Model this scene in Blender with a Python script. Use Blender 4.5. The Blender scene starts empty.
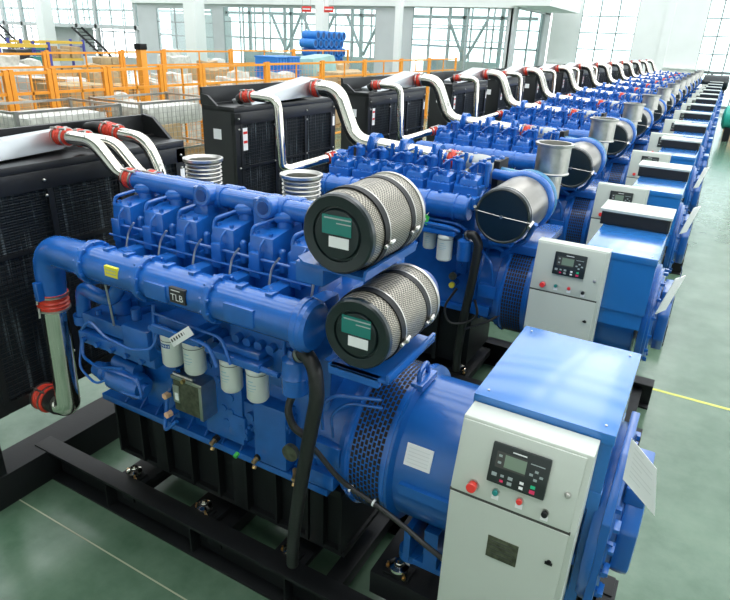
import bpy, bmesh, math, random
from mathutils import Vector, Matrix
random.seed(7)
SC = bpy.context.scene
COL = SC.collection
PI = math.pi

# ------------------------------------------------------------------ materials
def mat(name, col, rough=.5, metal=0., coat=0., noise=0., nscale=6., bump=0., bscale=60., emit=None, spec=.5, alpha=None):
    m = bpy.data.materials.new(name); m.use_nodes = True
    nt = m.node_tree; b = nt.nodes['Principled BSDF']
    c = (*col, 1)
    b.inputs['Base Color'].default_value = c
    b.inputs['Roughness'].default_value = rough
    b.inputs['Metallic'].default_value = metal
    b.inputs['Coat Weight'].default_value = coat
    b.inputs['Coat Roughness'].default_value = .12
    b.inputs['Specular IOR Level'].default_value = spec
    if noise or bump:
        tc = nt.nodes.new('ShaderNodeTexCoord')
    if noise:
        n = nt.nodes.new('ShaderNodeTexNoise'); n.inputs['Scale'].default_value = nscale; n.inputs['Detail'].default_value = 5
        nt.links.new(tc.outputs['Object'], n.inputs['Vector'])
        r = nt.nodes.new('ShaderNodeValToRGB')
        r.color_ramp.elements[0].position = .3; r.color_ramp.elements[1].position = .7
        r.color_ramp.elements[0].color = (*[x*(1-noise) for x in col], 1)
        r.color_ramp.elements[1].color = (*[min(1, x*(1+noise)) for x in col], 1)
        nt.links.new(n.outputs['Fac'], r.inputs['Fac']); nt.links.new(r.outputs['Color'], b.inputs['Base Color'])
    if bump:
        n2 = nt.nodes.new('ShaderNodeTexNoise'); n2.inputs['Scale'].default_value = bscale
        nt.links.new(tc.outputs['Object'], n2.inputs['Vector'])
        bp = nt.nodes.new('ShaderNodeBump'); bp.inputs['Strength'].default_value = bump; bp.inputs['Distance'].default_value = .01
        nt.links.new(n2.outputs['Fac'], bp.inputs['Height']); nt.links.new(bp.outputs['Normal'], b.inputs['Normal'])
    if emit:
        b.inputs['Emission Color'].default_value = (*emit[0], 1); b.inputs['Emission Strength'].default_value = emit[1]
    return m

M = {}
M['blue'] = mat('blue_engine_paint', (.010, .112, .43), .27, coat=.5, noise=.12, nscale=9, bump=.06, bscale=30)
M['blue2'] = mat('blue_alternator_paint', (.008, .105, .38), .28, coat=.45, noise=.06, nscale=3)
M['bluebox'] = mat('blue_box_paint', (.020, .165, .50), .22, coat=.8, noise=.03, nscale=3)
M['bluedark'] = mat('blue_casting_paint', (.006, .05, .22), .4, coat=.2, noise=.2, nscale=14, bump=.2, bscale=40)
M['bluelight'] = mat('teal_blue_paint', (.03, .2, .38), .35, coat=.3)
M['black'] = mat('black_frame_paint', (.006, .007, .008), .5, noise=.25, nscale=5, bump=.05, spec=.3)
M['blackbrown'] = mat('black_sheet_metal', (.011, .012, .013), .36, noise=.1, nscale=3)
M['blackcap'] = mat('black_filter_cap', (.006, .014, .016), .3, coat=.3)
M['rubber'] = mat('black_rubber_hose', (.012, .012, .012), .42, bump=.1, bscale=50)
M['chrome'] = mat('polished_steel_pipe', (.76, .73, .67), .09, 1, noise=.05, nscale=6)
M['steel'] = mat('brushed_steel', (.5, .49, .46), .35, 1, noise=.15, nscale=10)
M['galv'] = mat('matt_grey_cast_pipe', (.36, .38, .38), .45, .6, noise=.1, nscale=8)
M['brass'] = mat('brass_bolt', (.75, .48, .2), .3, 1)
M['red'] = mat('red_silicone_hose', (.62, .045, .02), .38, coat=.2)
M['alu'] = mat('silver_duct_sheet', (.52, .55, .57), .35, .7, noise=.06, nscale=3)
M['cab'] = mat('light_grey_cabinet_paint', (.55, .59, .53), .38, noise=.02, nscale=2)
M['gasket'] = mat('dark_door_seam', (.06, .06, .055), .6)
M['white'] = mat('white_label', (.86, .86, .86), .5)
M['filterwhite'] = mat('white_filter_can', (.68, .71, .67), .3, coat=.3)
M['text_blue'] = mat('blue_print', (.01, .09, .3), .5)
M['text_pale'] = mat('pale_blue_print', (.3, .5, .58), .5)
M['text_black'] = mat('black_print', (.02, .02, .02), .5)
M['yellow'] = mat('yellow_sticker', (.75, .68, .04), .5)
M['greenlab'] = mat('green_sticker', (.02, .2, .17), .2)
M['greentag'] = mat('bright_green_tag', (.05, .5, .08), .5)
M['panel'] = mat('black_controller_plastic', (.018, .024, .024), .35)
M['screen'] = mat('lcd_screen', (.2, .27, .2), .15)
M['btn_red'] = mat('red_button', (.75, .03, .02), .3, coat=.4)
M['btn_pink'] = mat('crimson_key', (.7, .03, .12), .4)
M['btn_green'] = mat('green_lamp', (.01, .22, .2), .3)
M['btn_green2'] = mat('green_key', (.02, .5, .25), .4)
M['btn_grey'] = mat('grey_key', (.35, .4, .4), .4)
M['plate'] = mat('engraved_metal_plate', (.10, .105, .07), .4, .5, noise=.5, nscale=30)
M['yellowpaint'] = mat('orange_fence_paint', (.93, .36, .03), .45)
M['rackyellow'] = mat('yellow_rack_paint', (.75, .50, .06), .5)
M['wood'] = mat('pallet_wood', (.45, .27, .12), .7, noise=.3, nscale=12)
M['card'] = mat('cardboard', (.50, .36, .20), .7, noise=.15, nscale=5)
M['plastic'] = mat('white_film_wrap', (.62, .62, .56), .35, noise=.2, nscale=7, bump=.6, bscale=9)
M['tarp'] = mat('pale_teal_cover', (.30, .50, .47), .5, noise=.15, nscale=2, bump=.5, bscale=4)
M['crateblue'] = mat('blue_crate_plastic', (.02, .2, .62), .45)
M['redmesh'] = mat('red_mesh_panel', (.45, .02, .015), .5)
M['purple'] = mat('violet_blue_post', (.07, .08, .4), .5)
M['wall'] = mat('white_wall_paint', (.84, .87, .84), .8, noise=.03, nscale=1)
M['wallgrey'] = mat('grey_partition', (.55, .58, .58), .7, noise=.04, nscale=1)
M['column'] = mat('white_column_paint', (.84, .86, .83), .6)
M['mullion'] = mat('grey_window_frame', (.16, .2, .2), .5)
M['mullion_pale'] = mat('pale_steel_mullion', (.35, .4, .4), .5)
M['interior'] = mat('office_interior', (.25, .28, .28), .8, noise=.5, nscale=.7)
M['teal'] = mat('teal_tank_paint', (.03, .42, .32), .35, coat=.3)
M['yline'] = mat('yellow_floor_line', (.60, .62, .10), .4)
M['palline'] = mat('pale_floor_joint', (.36, .38, .26), .4)
M['faint'] = mat('faint_print', (.73, .735, .735), .6)
M['peach'] = mat('peach_board', (.8, .5, .3), .7)
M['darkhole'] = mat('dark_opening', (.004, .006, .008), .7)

def brickish(name, c_line, c_cell, scale, rough=.4, metal=.6, axes=None, ratio=.5, mortar=.2):
    m = mat(name, c_cell, rough, metal); nt = m.node_tree; b = nt.nodes['Principled BSDF']
    tc = nt.nodes.new('ShaderNodeTexCoord')
    vec = tc.outputs['Object']
    if axes == 'cyl':      # around the Y axis of the filter: use the UV-less trick of arctangent about a local axis
        pass
    if axes:
        sp = nt.nodes.new('ShaderNodeSeparateXYZ'); cb = nt.nodes.new('ShaderNodeCombineXYZ')
        nt.links.new(vec, sp.inputs[0])
        for i, a in enumerate(axes):
            nt.links.new(sp.outputs[a], cb.inputs[i])
        vec = cb.outputs[0]
    t = nt.nodes.new('ShaderNodeTexBrick'); t.inputs['Scale'].default_value = scale
    t.inputs['Mortar Size'].default_value = mortar*.1; t.inputs['Brick Width'].default_value = ratio; t.inputs['Row Height'].default_value = .25
    t.inputs['Color1'].default_value = (*c_cell, 1); t.inputs['Color2'].default_value = (*[x*.8 for x in c_cell], 1); t.inputs['Mortar'].default_value = (*c_line, 1)
    nt.links.new(vec, t.inputs['Vector']); nt.links.new(t.outputs['Color'], b.inputs['Base Color'])
    return m
M['perf'] = brickish('perforated_filter_steel', (.08, .075, .06), (.50, .46, .38), 26, .4, .35, ('Z', 'Y', 'X'), .25, .55)
M['shellb'] = mat('satin_steel_shell', (.27, .26, .24), .32, .8, noise=.06)
M['grille'] = brickish('radiator_stone_guard', (.03, .034, .038), (.004, .008, .012), 22, .4, .3, ('Y', 'Z', 'X'), .3, .5)

# radiator core seen through the guard: fine vertical fins with paler vertical streaks
def fins():
    m = mat('radiator_core_fins', (.006, .014, .022), .42, .3); nt = m.node_tree; b = nt.nodes['Principled BSDF']
    tc = nt.nodes.new('ShaderNodeTexCoord'); mp = nt.nodes.new('ShaderNodeMapping'); mp.inputs['Scale'].default_value = (1, 26, 2.2)
    n = nt.nodes.new('ShaderNodeTexNoise'); n.inputs['Scale'].default_value = 1.; n.inputs['Detail'].default_value = 6
    r = nt.nodes.new('ShaderNodeValToRGB'); r.color_ramp.elements[0].position = .54; r.color_ramp.elements[1].position = .72
    r.color_ramp.elements[0].color = (.006, .013, .02, 1); r.color_ramp.elements[1].color = (.15, .19, .21, 1)
    w = nt.nodes.new('ShaderNodeTexWave'); w.inputs['Scale'].default_value = 18; w.bands_direction = 'Z'
    bp = nt.nodes.new('ShaderNodeBump'); bp.inputs['Strength'].default_value = .5; bp.inputs['Distance'].default_value = .01
    L = nt.links.new
    L(tc.outputs['Object'], mp.inputs['Vector']); L(mp.outputs['Vector'], n.inputs['Vector']); L(n.outputs['Fac'], r.inputs['Fac'])
    L(r.outputs['Color'], b.inputs['Base Color']); L(tc.outputs['Object'], w.inputs['Vector']); L(w.outputs['Fac'], bp.inputs['Height']); L(bp.outputs['Normal'], b.inputs['Normal'])
    return m
M['fins'] = fins()

def glass_mat():
    m = bpy.data.materials.new('window_glass'); m.use_nodes = True; nt = m.node_tree
    for n in list(nt.nodes): nt.nodes.remove(n)
    o = nt.nodes.new('ShaderNodeOutputMaterial'); t = nt.nodes.new('ShaderNodeBsdfTransparent'); g = nt.nodes.new('ShaderNodeBsdfGlossy')
    t.inputs['Color'].default_value = (.88, .95, .94, 1); g.inputs['Roughness'].default_value = .05
    mx = nt.nodes.new('ShaderNodeMixShader'); mx.inputs[0].default_value = .1
    nt.links.new(t.outputs[0], mx.inputs[1]); nt.links.new(g.outputs[0], mx.inputs[2]); nt.links.new(mx.outputs[0], o.inputs[0])
    return m
M['glass'] = glass_mat()

def floor_mat():
    m = mat('green_epoxy_floor', (.1, .2, .13), .3); nt = m.node_tree; b = nt.nodes['Principled BSDF']; L = nt.links.new
    tc = nt.nodes.new('ShaderNodeTexCoord')
    n = nt.nodes.new('ShaderNodeTexNoise'); n.inputs['Scale'].default_value = 1.3; n.inputs['Detail'].default_value = 9; n.inputs['Roughness'].default_value = .65
    r = nt.nodes.new('ShaderNodeValToRGB'); r.color_ramp.elements[0].position = .3; r.color_ramp.elements[1].position = .72
    r.color_ramp.elements[0].color = (.055, .12, .07, 1); r.color_ramp.elements[1].color = (.155, .235, .165, 1)
    n2 = nt.nodes.new('ShaderNodeTexNoise'); n2.inputs['Scale'].default_value = 5; n2.inputs['Detail'].default_value = 6
    r2 = nt.nodes.new('ShaderNodeMapRange'); r2.inputs['To Min'].default_value = .10; r2.inputs['To Max'].default_value = .30
    bp = nt.nodes.new('ShaderNodeBump'); bp.inputs['Strength'].default_value = .08; bp.inputs['Distance'].default_value = .02
    L(tc.outputs['Object'], n.inputs['Vector']); L(n.outputs['Fac'], r.inputs['Fac']); L(r.outputs['Color'], b.inputs['Base Color'])
    L(tc.outputs['Object'], n2.inputs['Vector']); L(n2.outputs['Fac'], r2.inputs['Value']); L(r2.outputs['Result'], b.inputs['Roughness'])
    L(n2.outputs['Fac'], bp.inputs['Height']); L(bp.outputs['Normal'], b.inputs['Normal'])
    return m
M['floor'] = floor_mat()

# ------------------------------------------------------------------ mesh builder
class MB:
    """collects primitives; link() turns them into ONE mesh object"""
    def __init__(s): s.bm = bmesh.new(); s.mats = []; s.cur = 0
    def m(s, key):
        if key not in s.mats: s.mats.append(key)
        s.cur = s.mats.index(key); return s
    def _faces(s, vs, fs):
        V = [s.bm.verts.new(v) for v in vs]; out = []
        for f in fs:
            try: fc = s.bm.faces.new([V[i] for i in f]); fc.material_index = s.cur; fc.smooth = True; out.append(fc)
            except ValueError: pass
        return V, out
    def box(s, x0, x1, y0, y1, z0, z1, bev=0.):
        return s.hull8([(x0,y0,z0),(x1,y0,z0),(x1,y1,z0),(x0,y1,z0),(x0,y0,z1),(x1,y0,z1),(x1,y1,z1),(x0,y1,z1)], bev)
    def hull8(s, p, bev=0.):
        V, F = s._faces(p, [(3,2,1,0),(4,5,6,7),(0,1,5,4),(1,2,6,5),(2,3,7,6),(3,0,4,7)])
        if bev:
            es = list({e for f in F for e in f.edges})
            r = bmesh.ops.bevel(s.bm, geom=es, offset=bev, segments=2, affect='EDGES', profile=.6)
            for f in r['faces']: f.material_index = s.cur; f.smooth = True
        return s
    def prism(s, poly, axis, a0, a1, bev=0.):
        def P(u, v, a): return {'x': (a, u, v), 'y': (u, a, v), 'z': (u, v, a)}[axis]
        n = len(poly); vs = [P(u, v, a0) for u, v in poly]+[P(u, v, a1) for u, v in poly]
        fs = [tuple(range(n))[::-1], tuple(range(n, 2*n))]+[(i, (i+1) % n, n+(i+1) % n, n+i) for i in range(n)]
        V, F = s._faces(vs, fs)
        if bev:
            es = list({e for f in F for e in f.edges})
            r = bmesh.ops.bevel(s.bm, geom=es, offset=bev, segments=2, affect='EDGES', profile=.6)
            for f in r['faces']: f.material_index = s.cur; f.smooth = True
        return s
    def lathe(s, p, d, prof, n=28, closed=False):
        """prof: list of (t along d, radius)"""
        p = Vector(p); d = Vector(d).normalized()
        u = d.orthogonal().normalized()
        if abs(d.z) < .9: u = (Vector((0,0,1))-d*d.z).normalized()
        w = d.cross(u); rings = []
        vs = []
        for t, r in prof:
            if r < 1e-6: rings.append([len(vs)]); vs.append(p+d*t)
            else:
                rings.append(list(range(len(vs), len(vs)+n)))
                for k in range(n):
                    a = 2*PI*k/n; vs.append(p+d*t+u*(r*math.cos(a))+w*(r*math.sin(a)))
        fs = []
        for A, B in zip(rings[:-1], rings[1:]):
            if len(A) == 1 and len(B) == 1: continue
            for k in range(n):
                k2 = (k+1) % n
                if len(A) == 1: fs.append((A[0], B[k2], B[k]))
                elif len(B) == 1: fs.append((A[k], A[k2], B[0]))
                else: fs.append((A[k], A[k2], B[k2], B[k]))
        if len(rings[0]) > 1 and not closed: fs.append(tuple(rings[0][::-1]))
        if len(rings[-1]) > 1 and not closed: fs.append(tuple(rings[-1]))
        s._faces(vs, fs); return s
    def cyl(s, a, b, r, r2=None, n=20, ch=0.):
        a = Vector(a); b = Vector(b); L = (b-a).length; r2 = r if r2 is None else r2
        if ch: prof = [(0, r-ch), (ch, r), (L-ch, r2), (L, r2-ch)]
        else: prof = [(0, r), (L, r2)]
        return s.lathe(a, b-a, prof, n)
    def tube(s, pts, r, n=12, bend=.05, seg=6, cap=True, radii=None):
        """a round pipe along a polyline whose corners are rounded with radius bend"""
        P = [Vector(p) for p in pts]; path = [P[0]]
        for i in range(1, len(P)-1):
            a, b, c = P[i-1], P[i], P[i+1]
            d1 = (a-b); d2 = (c-b); k = min(bend, d1.length*.48, d2.length*.48)
            s1 = b+d1.normalized()*k; s2 = b+d2.normalized()*k
            for j in range(seg+1):
                t = j/seg; path.append(s1*(1-t)**2+b*2*t*(1-t)+s2*t*t)
        path.append(P[-1])
        q = [path[0]]
        for v in path[1:]:
            if (v-q[-1]).length > 1e-4: q.append(v)
        path = q; rings = []; vs = []
        T = []
        for i in range(len(path)):
            if i == 0: t = path[1]-path[0]
            elif i == len(path)-1: t = path[-1]-path[-2]
            else: t = (path[i+1]-path[i]).normalized()+(path[i]-path[i-1]).normalized()
            T.append(t.normalized())
        u = T[0].orthogonal().normalized()
        tot = sum((path[i+1]-path[i]).length for i in range(len(path)-1)); acc = 0
        for i, c in enumerate(path):
            if i: acc += (path[i]-path[i-1]).length
            u = (u-T[i]*u.dot(T[i])).normalized(); w = T[i].cross(u)
            rr = r if radii is None else radii[0]+(radii[1]-radii[0])*acc/tot
            rings.append(list(range(len(vs), len(vs)+n)))
            for k in range(n):
                a = 2*PI*k/n; vs.append(c+u*(rr*math.cos(a))+w*(rr*math.sin(a)))
        fs = []
        for A, B in zip(rings[:-1], rings[1:]):
            for k in range(n): fs.append((A[k], A[(k+1) % n], B[(k+1) % n], B[k]))
        if cap: fs.append(tuple(rings[0][::-1])); fs.append(tuple(rings[-1]))
        s._faces(vs, fs); return s
    def ball(s, c, r, n=12):
        prof = [(r-r*math.cos(PI*i/6), r*math.sin(PI*i/6)) for i in range(7)]; prof[0] = (0, 0); prof[-1] = (2*r, 0)
        return s.lathe(Vector(c)-Vector((0, 0, r)), (0, 0, 1), prof, n)
    def quad(s, a, b, c, d): s._faces([a, b, c, d], [(0, 1, 2, 3)]); return s
    def text(s, body, origin, ux, uy, size, thick=.0006):
        """flat raised lettering: origin lower left, ux right, uy up"""
        cu = bpy.data.curves.new('lettering', 'FONT'); cu.body = body; cu.size = size; cu.resolution_u = 2
        ob = bpy.data.objects.new('lettering', cu); COL.objects.link(ob)
        dg = bpy.context.evaluated_depsgraph_get(); me = bpy.data.meshes.new_from_object(ob.evaluated_get(dg))
        ux = Vector(ux).normalized(); uy = Vector(uy).normalized(); nn = ux.cross(uy); o = Vector(origin)
        vs = [o+ux*v.co.x+uy*v.co.y+nn*thick for v in me.vertices]
        s._faces(vs, [tuple(p.vertices) for p in me.polygons])
        bpy.data.objects.remove(ob); bpy.data.curves.remove(cu); bpy.data.meshes.remove(me)
        return s
    def link(s, name, parent=None, key=None, label=None, org=None, xform=None):
        if key: s.mats = [key]+[k for k in s.mats if k != key] if not s.mats else s.mats
        bm = s.bm
        if xform: bmesh.ops.transform(bm, matrix=xform, verts=bm.verts)
        o3 = Vector(org) if org is not None else (Vector(ORG) if parent is not None else Vector((0, 0, 0)))
        bmesh.ops.translate(bm, vec=-o3, verts=bm.verts)
        bmesh.ops.recalc_face_normals(bm, faces=bm.faces)
        for e in bm.edges:
            if len(e.link_faces) == 2 and e.calc_face_angle(0) > math.radians(32): e.smooth = False
        me = bpy.data.meshes.new(name); bm.to_mesh(me); bm.free()
        for k in (s.mats or ['black']): me.materials.append(M[k])
        ob = bpy.data.objects.new(name, me); COL.objects.link(ob)
        if parent is not None: ob.parent = parent
        else: ob.location = o3
        if label: ob['label'] = label
        return ob

ORG = (0, 0, 0)
def mb(key): return MB().m(key)
def root(name, loc, label, cat, group=None):
    o = bpy.data.objects.new(name, None); COL.objects.link(o); o.location = loc; o.empty_display_size = .2
    o['label'] = label; o['category'] = cat
    if group: o['group'] = group
    return o
def tag(o, label=None, cat=None, group=None, kind=None):
    if label: o['label'] = label
    if cat: o['category'] = cat
    if group: o['group'] = group
    if kind: o['kind'] = kind
    return o
def struct(b, name, label=None): return tag(b.link(name), label, kind='structure')
def copy_tree(o, parent=None):
    c = o.copy(); COL.objects.link(c); c.parent = parent
    for ch in o.children: copy_tree(ch, c)
    return c

# ------------------------------------------------------------------ shared builders
def clamp_hose(b, a, c, r, rubber='red'):
    """a ribbed silicone coupling with steel band clamps"""
    a = Vector(a); c = Vector(c); d = (c-a); L = d.length
    b.m(rubber); n = 5; prof = [(0, r)]
    for i in range(n):
        t = L*(i+.5)/n; prof += [(t-L/n*.3, r*1.0), (t, r*1.1), (t+L/n*.3, r*1.0)]
    prof.append((L, r)); b.lathe(a, d, prof, 20)
    b.m('steel')
    for t in (.14, .86):
        p = a+d*t; q = p+d.normalized()*.012
        b.cyl(p, q, r*1.13, n=20); u = d.orthogonal().normalized()
        up = Vector((0, -.5, .8)); up = (up-d.normalized()*up.dot(d.normalized())).normalized()
        b.cyl(p+up*(r*1.1)-d.normalized()*.02, p+up*(r*1.18)+d.normalized()*.045, .007, n=8)
    return b

def alternator(rt, x0, yc, zc, xb0, xb1, yb0, yb1, zb0, zt, slots='hex', xe=0.0):
    """drum with perforated fan ring, terminal box, end bell; x0 is the flywheel-side edge of the ring"""
    b = mb('blue2')
    b.lathe((x0+.2, yc, zc), (1, 0, 0), [(.02, .44), (.025, .452), (.04, .452), (.045, .43), (.055, .405), (xe-x0-.26, .405), (xe-x0-.25, .44)], 48)
    b.box(x0+.30, xe-.05, yc-.43, yc+.43, zc-.03, zc+.03)              # side seams
    b.prism([(yc-.28, .62), (yc-.30, .9), (yc+.30, .9), (yc+.36, .55)], 'x', x0+.42, x0+.50)
    b.prism([(yc-.36, .44), (yc-.30, .9), (yc+.30, .9), (yc+.36, .44)], 'x', xe-.16, xe-.1)
    b.box(x0+.30, xe-.25, yc-.28, yc-.12, .60, .64, .004); b.cyl((x0+.32, yc-.22, .60), (x0+.32, yc-.22, .65), .07, n=20); b.box(x0+.30, x0+.34, yc-.30, yc-.05, .62, .85, .004)
    b.box(x0+.22, xe-.3, yc+.20, yc+.40, .54, .58, .004)
    body = b.link('alternator_housing', rt, label='blue ribbed alternator drum under the terminal box')
    b = mb('blue')
    b.lathe((x0, yc, zc), (1, 0, 0), [(-.03, .40), (-.03, .452), (-.01, .455), (0, .44), (.20, .44), (.205, .455), (.225, .455), (.225, .42)], 56)
    for k in range(14):
        a = 2*PI*k/14+.2; b.cyl((x0+.222, yc-.43*math.cos(a), zc+.43*math.sin(a)), (x0+.24, yc-.43*math.cos(a), zc+.43*math.sin(a)), .012, n=6)
    ring = b.link('fan_ring', rt, label='blue fan ring with rows of slots')
    b = mb('darkhole')
    rows = 8; xs0 = x0+.012; R = .4415
    for i in range(rows):
        x = xs0+i*.0228
        for k in range(52):
            a = math.radians(-62+k*4.7+(2.35 if i % 2 and slots == 'hex' else 0))
            da = .032 if slots == 'hex' else .034; w = .0172
            pts = []
            for aa in (a-da, a+da):
                pts.append((yc-R*math.cos(aa), zc+R*math.sin(aa)))
            (y1, z1), (y2, z2) = pts
            b.quad((x, y1, z1), (x+w, y1, z1), (x+w, y2, z2), (x, y2, z2))
    b.link('vent_slots', ring)
    b = mb('blue'); b.tube([(x0+.23, yc-.10, zc+.44), (x0+.23, yc-.10, zc+.50), (x0+.23, yc+.0, zc+.53), (x0+.23, yc+.02, zc+.45)], .014, bend=.04, n=8)
    b.box(x0+.2, x0+.27, yc-.14, yc+.06, zc+.41, zc+.45, .005)
    b.link('lifting_eye', rt)
    # flywheel housing (cone towards the engine)
    b = mb('blue')
    b.lathe((x0-.30, yc, zc), (1, 0, 0), [(0, .36), (.03, .40), (.05, .40), (.06, .385), (.22, .41), (.23, .43), (.28, .43)], 44)
    b.box(x0-.28, x0-.10, yc-.42, yc-.30, zc-.22, zc-.12, .01); b.box(x0-.22, x0-.05, yc-.44, yc-.35, zc-.02, zc+.10, .01)
    for k in range(16):
        a = 2*PI*k/16; b.cyl((x0-.31, yc-.375*math.cos(a), zc+.375*math.sin(a)), (x0-.28, yc-.375*math.cos(a), zc+.375*math.sin(a)), .012, n=6)
    b.link('flywheel_housing', rt)
    # terminal box
    b = mb('bluebox')
    b.box(xb0+.006, xb1-.006, yb0+.01, yb1-.006, zb0, zt-.05); b.box(xb0, xb1, yb0, yb1, zt-.055, zt, .005)
    b.box(xb0+.02, xb1-.02, yb0+.03, yb1-.03, zb0-.14, zb0)
    if slots == 'hex': b.box(xb1-.28, xb1-.002, yb0+.004, yb1-.10, .78, zb0+.1, .006)
    tb = b.link('terminal_box', rt, label='flat-topped pale blue terminal box over the alternator')
    b = mb('steel')
    for x in (xb0+.05, xb1-.05):
        for y in (yb0+.06, yb1-.06): b.cyl((x, y, zt), (x, y, zt+.004), .006, n=8)
    b.link('lid_screws', tb)
    # end bell
    b = mb('blue2')
    b.lathe((xe-.02, yc, zc), (1, 0, 0), [(0, .36), (0, .435), (.02, .445), (.045, .445), (.05, .42), (.07, .42), (.075, .38), (.09, .37), (.09, .26), (.14, .25), (.16, .22), (.16, 0)], 40)
    for k in range(16):
        a = 2*PI*k/16+.1; c, s_ = math.cos(a), math.sin(a)
        b.box(xe+.055, xe+.085, yc+.40*c-.012, yc+.40*c+.012, zc+.40*s_-.012, zc+.40*s_+.012)
    if slots == 'hex':
        b.prism([(yc-.43, zc-.44), (yc-.43, zc+.25), (yc-.2, zc+.47), (yc+.2, zc+.47), (yc+.43, zc+.25), (yc+.43, zc-.44)], 'x', xe+.02, xe+.06, .01)
        for i in range(6): b.box(xe+.07, xe+.095, yc-.43, yc-.36, zc-.40+i*.125, zc-.38+i*.125, .003)
    eb = b.link('end_bell', rt)
    b = mb('blue2')       # octagonal exciter cover
    poly = [(yc+.29*math.cos(PI/8+k*PI/4), zc+.29*math.sin(PI/8+k*PI/4)) for k in range(8)]
    b.prism(poly, 'x', xe+.09, xe+.175, .02); b.box(xe+.08, xe+.17, yc-.18, yc+.18, zc+.20, zc+.29, .01)
    b.link('exciter_cover', eb)

def cabinet(rt, x0, x1, yr, zt, zs, depth_top, depth_bot, z0, plate=True):
    """control cabinet; front faces -Y, upper half leans back a little"""
    yt = yr-depth_top; yb = yr-depth_bot
    b = mb('cab')
    b.prism([(yr, z0), (yr, zt), (yt+.004, zt), (yt, zt-.006), (yb, zs), (yb, z0)], 'x', x0, x1, .004)
    cab = b.link('control_cabinet', rt, label='light grey control cabinet with sloping instrument door')
    W = x1-x0
    def F(u, v, off=0.):      # point on the sloping door, u right 0..1, v metres up from the seam
        L = math.hypot(yt-yb, zt-zs); dy, dz = (yt-yb)/L, (zt-zs)/L
        nrm = Vector((0, -dz, dy)); p = Vector((x0+u*W, yb+dy*v, zs+dz*v)); return p+nrm*off
    H2 = math.hypot(yt-yb, zt-zs)
    ux = Vector((1, 0, 0)); L = H2; uy = Vector((0, (yt-yb)/L, (zt-zs)/L)); nn = ux.cross(uy)
    def plate_(b, u0, u1, v0, v1, t, bev=.003, base=0.):
        p = [F(u0, v0, base), F(u1, v0, base), F(u1, v1, base), F(u0, v1, base)]; q = [v+nn*t for v in p]
        # order for hull8: bottom loop then top loop
        b.hull8([*p, *q], bev); return b
    b = mb('cab'); plate_(b, .012, .955, .006, H2-.012, .010, .004); b.link('instrument_door', cab)
    b = mb('cab'); b.box(x0+.006, x1-.025, yb-.010, yb, z0+.02, zs-.006, .003); b.link('lower_door', cab)
    b = mb('gasket'); b.box(x0, x1-.02, yb-.006, yb+.002, zs-.006, zs+.006); b.link('door_seam', cab)
    # controller
    w = .25; u0 = .28; u1 = u0+w/W; v1 = H2-.062; v0 = v1-.185
    b = mb('panel'); plate_(b, u0, u1, v0, v1, .018, .008, .010)
    def Q(uu, vv, off): return F(u0+(u1-u0)*uu, v0+(v1-v0)*vv, off)
    def rect(key, a0, a1, c0, c1, off=.0295, bb=None):
        bb = bb or b; bb.m(key); bb.quad(Q(a0, c0, off), Q(a1, c0, off), Q(a1, c1, off), Q(a0, c1, off)); return bb
    rect('gasket', .1, .62, .42, .82, .0288)
    rect('white', .36, .6, .875, .905); rect('btn_grey', .68, .92, .76, .785)
    for (a, c, k, r_) in ((.12, .24, 'btn_grey', .045), (.26, .25, 'btn_grey', .03), (.40, .25, 'btn_grey', .04), (.26, .12, 'btn_pink', .03), (.40, .12, 'btn_grey', .04),
                         (.60, .24, 'white', .035), (.60, .12, 'white', .035), (.79, .24, 'btn_green2', .04), (.79, .12, 'btn_pink', .045),
                         (.80, .62, 'btn_grey', .03), (.80, .42, 'btn_grey', .03), (.72, .52, 'btn_grey', .03), (.89, .52, 'btn_grey', .03), (.17, .72, 'btn_grey', .03), (.17, .55, 'btn_grey', .03)):
        rect(k, a-r_, a+r_, c-r_, c+r_, .030)
    con = b.link('generator_controller', cab, label='black generator controller with small LCD and keys')
    b = mb('screen'); rect('screen', .25, .62, .47, .78, .0300, b); b.link('display', cab, label='grey-green LCD display')
    def knob(name, u, v, key, r, h, lab):
        b = mb('steel'); c = F(u, v, .010); b.cyl(c, c+nn*.006, r*1.25, n=18); b.m(key); b.cyl(c+nn*.006, c+nn*h, r, n=18, ch=.003)
        b.m('white')
        if name != 'emergency_stop_button' and name != 'door_latch':
            p = F(u, v, .0105); a = r*1.2
            b.quad(p-ux*a-uy*(a+.022), p+ux*a-uy*(a+.022), p+ux*a-uy*a, p-ux*a-uy*a)
        b.link(name, cab, label=lab)
    knob('emergency_stop_button', .185, .055, 'btn_red', .022, .04, 'round red emergency stop button')
    knob('indicator_lamp', .37, .065, 'btn_green', .013, .022, 'small green indicator lamp')
    knob('indicator_lamp', .56, .065, 'btn_red', .013, .022, 'small red indicator lamp')
    knob('key_switch', .76, .055, 'black', .013, .03, 'black key switch')
    knob('door_latch', .885, .165, 'steel', .011, .012, 'small metal door latch')
    b = mb('black'); b.cyl((x0+W*.86, yb-.010, zs-.18), (x0+W*.86, yb-.02, zs-.18), .011, n=12); b.box(x0+W*.86-.016, x0+W*.86+.016, yb-.024, yb-.018, zs-.186, zs-.174); b.link('door_latch', cab, label='small black quarter-turn latch')
    if plate:
        b = mb('plate'); b.box(x0+W*.37, x0+W*.62, yb-.014, yb-.010, zs-.285, zs-.165, .001)
        b.m('gasket')
        for i in range(4): b.box(x0+W*.40, x0+W*.59, yb-.0148, yb-.014, zs-.26+i*.024, zs-.256+i*.024)
        b.link('nameplate', cab, label='dark engraved metal nameplate')
    return cab

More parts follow.
